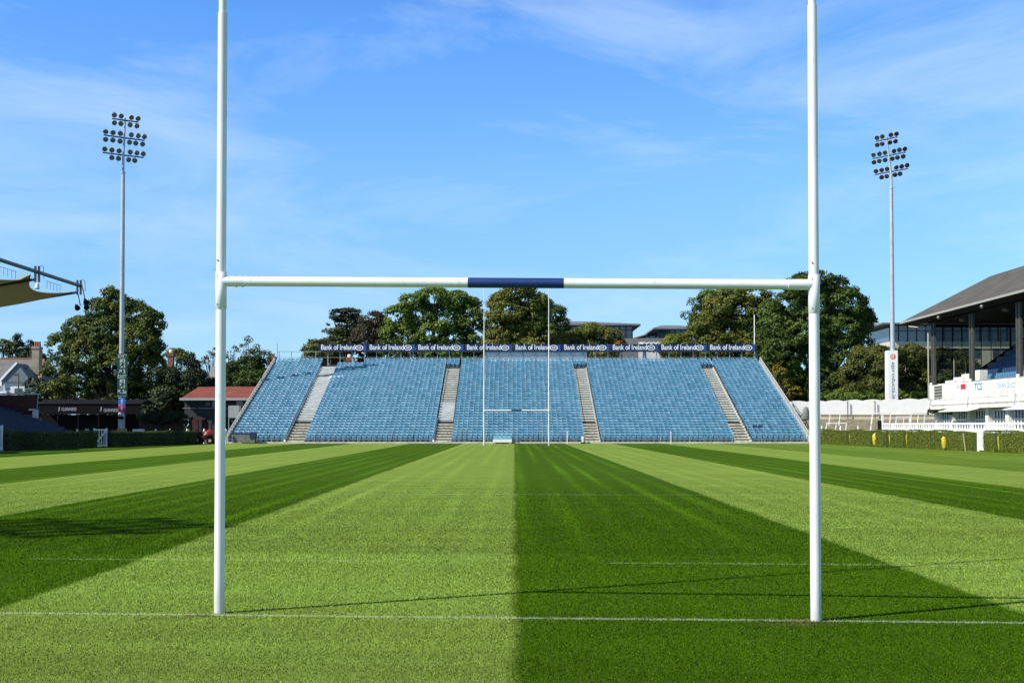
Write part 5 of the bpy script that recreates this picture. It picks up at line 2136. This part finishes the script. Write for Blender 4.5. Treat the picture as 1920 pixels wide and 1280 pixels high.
m.build('ceiling_lamp', mat('lamp_dim', (.10, .09, .08), .5), t)
m = MB()
m.box(-.6, -.5, -31, -24.5, .6, 1.75)
o = m.build('blue_banner', mat('banner_blue', (.01, .06, .38), .5), t)

# ------------------------------------------------------------------ left hedge, gate, bollards, machines
M_HEDGESHADE = mat('hedge_core_shade', (.018, .030, .008), .95, var=.4, scale=5)  # left hedge: its shade is put into darker core and leaf colours
GL = 'clipped hedge sections along the left touchline'
hedge_run('long shaded hedge section left of the white left gate', lh(8), lh(175), 1.3, .8, GL, 1, 'deep', M_HEDGESHADE)
hedge_run('shaded hedge section between the left gate and the near left post', lh(201), lh(372), 1.25, .8, GL, 1, 'deep', M_HEDGESHADE)
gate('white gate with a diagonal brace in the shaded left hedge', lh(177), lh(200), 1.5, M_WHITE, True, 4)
gate('white gate post and rail at the left edge of the picture', lh(-14), lh(4), 1.75, M_WHITE, False, 3)
for i, px in enumerate((18, 46, 73, 98, 103, 122, 145, 161, 165, 292, 319, 351, 383, 424)):
    Y = 124 if px > 140 else 108
    zt2 = at(px, 803.5 if px > 140 else 810, Y).z
    m = MB()
    m.path([(0, 0, 0), (0, 0, zt2 - .35), (0, 0, zt2 - .33), (0, 0, zt2 - .1), (0, 0, zt2)], [.07, .07, .13, .09, .04], 8)
    o = m.build('bollard', M_WHITE)
    o.location = (X(px, Y), Y, 0)
    wh = ['first from the left edge', 'second from the left edge', 'third from the left edge', 'left of a close pair before the bar tent', 'right of a close pair before the bar tent', 'sixth from the left edge', 'left of the timber pile', 'left of a close pair by the left gate', 'right of a close pair by the left gate', 'right of the white low bench', 'in front of the dark low wall', 'at the left side of the pavilion', 'above the tractor trailer', 'just right of the near left post'][i]
    tag(o, 'small white bollard behind the left hedge, ' + wh, 'bollard', 'small white bollards behind the left hedge')
m = MB()
A, B = at(147, 810, 122), at(175, 812, 122)
m.box(0, 1.45, -.3, .3, 1.06, 1.13)
m.box(.6, 1.5, -.35, .1, .98, 1.05)
m.box(.05, .15, -.2, .2, 0, 1.06)
m.box(1.3, 1.4, -.2, .2, 0, .98)
o = m.build('plank_table', mat('pale_plank', (.62, .58, .44), .7))
o.location = (A.x, 122, 0)
tag(o, 'pale plank table behind the hedge left of the white gate', 'table')
for i, (px, w_) in enumerate(((214, .26), (221, .22))):
    m = MB()
    zt2 = at(0, 805, 128).z
    m.box(-w_, w_, -.3, .3, 0, zt2 - .3)
    m.box(-w_ * .95, w_ * .95, -.28, .28, zt2 - .297, zt2)
    o = m.build('red_crate', mat('crate_red', (.45, .012, .012), .5, var=.2, scale=4))
    o.location = (X(px, 128), 128, 0)
    tag(o, ('red crate stack left of the pole foot', 'red crate stack touching the pole foot')[i], 'crate', 'red crates at the left pole foot')
m = MB()
zt2 = at(0, 804, 127).z
m.box(-.42, .42, -.3, .3, 0, zt2 + .05)
o = m.build('wooden_box', mat('box_wood', (.36, .27, .13), .8, var=.3, scale=5))
o.location = (X(229, 127), 127, 0)
tag(o, 'brown wooden box at the foot of the left floodlight cabinet', 'box')
m = MB()
zt2 = at(0, 806, 128).z
m.box(-.55, .55, -.25, .25, zt2 - .12, zt2 + .1)
m.box(-.5, -.4, -.2, .2, 0, zt2 - .12)
m.box(.4, .5, -.2, .2, 0, zt2 - .12)
o = m.build('white_bench', M_WHITE)
o.location = (X(260, 128), 128, 0)
tag(o, 'low white bench behind the hedge right of the left pole', 'bench')
t = thing('garden_wall', 'dark brick wall with a pale coping left of the pavilion', 'wall', (X(300, 136), 136, 0))
m = MB()
m.box(lx(262, t, 136), lx(344, t, 136), 0, .3, 0, pz(787, 136))
m.build('wall', mat('dark_brick', (.05, .022, .018), .9, var=.3, scale=3), t)
m = MB()
m.box(lx(262, t, 136), lx(344, t, 136), -9.0, -8.8, 0, pz(809, 127))
m.build('coping', mat('pale_edge', (.36, .34, .26), .8), t)
o = foliage('creeper', [(X(p_, 136), 135.8, pz(785 + rng.uniform(-4, 3), 136), .8, .4, .5) for p_ in range(270, 344, 9)], .22, LEAF['dark'], t, 1, 1, (.25, .5), .2, tuple(t.location))

# mower and trailer in the shade
YM = 121.5
t = thing('mower', 'red bonneted ride on mower in the shade by the near left post', 'mower', (X(385, YM), YM, 0))
m = MB()
m.box(-.95, .1, -.45, .45, .45, .85)
m.path([(0.1, 0, .75), (.5, 0, .98), (.9, 0, .86)], [.42, .40, .30], 12)
m.build('body', mat('mower_red', (.12, .008, .01), .35), t)
m = MB()
m.path([(.12, -.05, .98), (.45, -.05, 1.2), (.72, -.05, 1.08)], [.28, .26, .16], 12)
m.build('bonnet', mat('bonnet_red', (.36, .02, .018), .3), t)
for (x, r_) in ((-.65, .42), (.62, .34)):
    for y in (-.6, .6):
        m = MB()
        m.tube((x, y - .12, r_), (x, y + .12, r_), r_, n=18)
        w_ = m.build('wheel', M_BLACK, t)
        m = MB()
        m.tube((x, y - .13, r_), (x, y + .13, r_), r_ * .45, n=12)
        m.build('rim', mat('rim_grey', (.35, .34, .32), .5), w_)
m = MB()
m.box(-.7, -.25, -.25, .25, .85, .98)
m.box(-.78, -.66, -.25, .25, .95, 1.4)
m.build('seat', M_BLACK, t)
m = MB()
for y in (-.42, .42):
    m.tube((-.9, y, .8), (-.9, y, 1.95), .03, n=6)
m.tube((-.9, -.42, 1.95), (-.9, .42, 1.95), .03, n=6)
m.tube((.0, 0, .9), (-.2, 0, 1.25), .02, n=6)
m.build('roll_bar', M_DKMET, t)
t = thing('trailer', 'low dark blue grey trailer with small wheels left of the mower', 'trailer', (X(345, YM), YM + .5, 0))
m = MB()
m.box(-1.3, 1.0, -.6, .6, .55, 1.15)
m.box(-1.25, .95, -.62, -.6, .3, .55)
m.beam((1.0, 0, .55), (1.6, 0, .5), .08, .08)
m.build('bed', mat('trailer_blue', (.035, .05, .07), .6, var=.4, scale=3), t)
for x in (-1.0, -.55):
    m = MB()
    m.tube((x, -.72, .28), (x, -.58, .28), .28, n=14)
    m.tube((x, .58, .28), (x, .72, .28), .28, n=14)
    m.build('wheel', M_BLACK, t)
m = MB()
for k in range(5):
    m.box(-1.6 + k * .12, -1.55 + k * .12, -.63, -.60, .25, 1.1)
m.build('rake_bars', M_STEEL, t)

# things in front of the blue stand
t = thing('barrier_stack', 'grey slatted crate with a dark blue cover at the left foot of the stand', 'crate', (X(457, 124.9), 124.9, 0))
m = MB()
x0, x1 = lx(437, t, 124.9), lx(480, t, 124.9)
zt2 = pz(814, 124.9)
k = 0
x = x0
while x < x1 - .05:
    m.box(x, x + .055, -.5, -.46, .08, zt2)
    m.box(x, x + .055, .4, .44, .08, zt2)
    x += .105
for z in (.08, zt2 * .5, zt2 - .06):
    m.box(x0, x1, -.458, -.43, z, z + .05)
m.build('slats', mat('slat_grey', (.34, .34, .33), .7, var=.4, scale=6), t)
m = MB()
m.box(x0 + .05, x1 - .05, -.42, .38, .1, zt2 - .1)
m.build('crate', mat('crate_dark', (.07, .08, .09), .8), t)
m = MB()
m.box(x0 + .05, x1, -.52, .42, zt2, zt2 + .12)
m.box(x1 - .5, x1 + .03, -.56, .45, .5, zt2 + .16)
m.build('cover', mat('navy_cover', (.012, .025, .085), .6, var=.4, scale=4), t)
t = thing('team_bench', 'short bench of pale blue seats on a white base before the stand', 'bench', (X(942, 125.2), 125.2, 0))
m = MB()
m.box(-.95, .95, -.5, .5, .12, .42)
m.box(-.85, -.7, -.45, .45, 0, .12)
m.box(.7, .85, -.45, .45, 0, .12)
m.build('base', M_WHITE, t)
M_SEATP = mat('pale_blue_seat', (.17, .38, .50), .45)
for k in range(4):
    o = bpy.data.objects.new('seat', seat_me.data.copy())
    o.data.materials.clear()
    o.data.materials.append(M_SEATP)
    COL.objects.link(o)
    o.parent = t
    o.location = (-.66 + k * .46, .1, .18)
t = thing('white_barrier', 'low white board standing across the first aisle high in the stand', 'board', (X(631, 146.5), 145.9, 0))
zz = at(0, 707, 145.9).z
m = MB()
m.box(-.8, .85, -.05, .02, zz - .14, zz + .18)
m.build('board', M_WHITE, t)
m = MB()
m.box(-.7, -.6, -.02, .3, zz - .9, zz - .14)
m.box(.6, .7, -.02, .3, zz - .9, zz - .14)
m.build('leg', M_STEEL, t)
t = thing('litter_bin', 'small pale bin at the foot of the third aisle', 'bin', (X(1093.5, 125.4), 125.3, 0))
m = MB()
m.path([(0, 0, .12), (0, 0, .65), (0, 0, .72)], [.16, .2, .16], 10)
m.build('body', mat('bin_pale', (.5, .5, .47), .6), t)
m = MB()
m.box(-.25, .25, -.2, .2, 0, .12)
m.build('base', M_BLACK, t)
# white corner flag posts on the far pitch edge
for i, px in enumerate((1064, 1259)):
    m = MB()
    m.path([(0, 0, 0), (0, 0, 1.15), (0, 0, 1.2)], [.04, .035, .015], 8)
    o = m.build('marker_post', M_WHITE)
    o.location = (X(px, 123), 123.4, 0)
    tag(o, ('slim white marker post left of the third aisle foot', 'slim white marker post between the third and fourth aisles')[i], 'marker post', 'slim white marker posts before the stand')
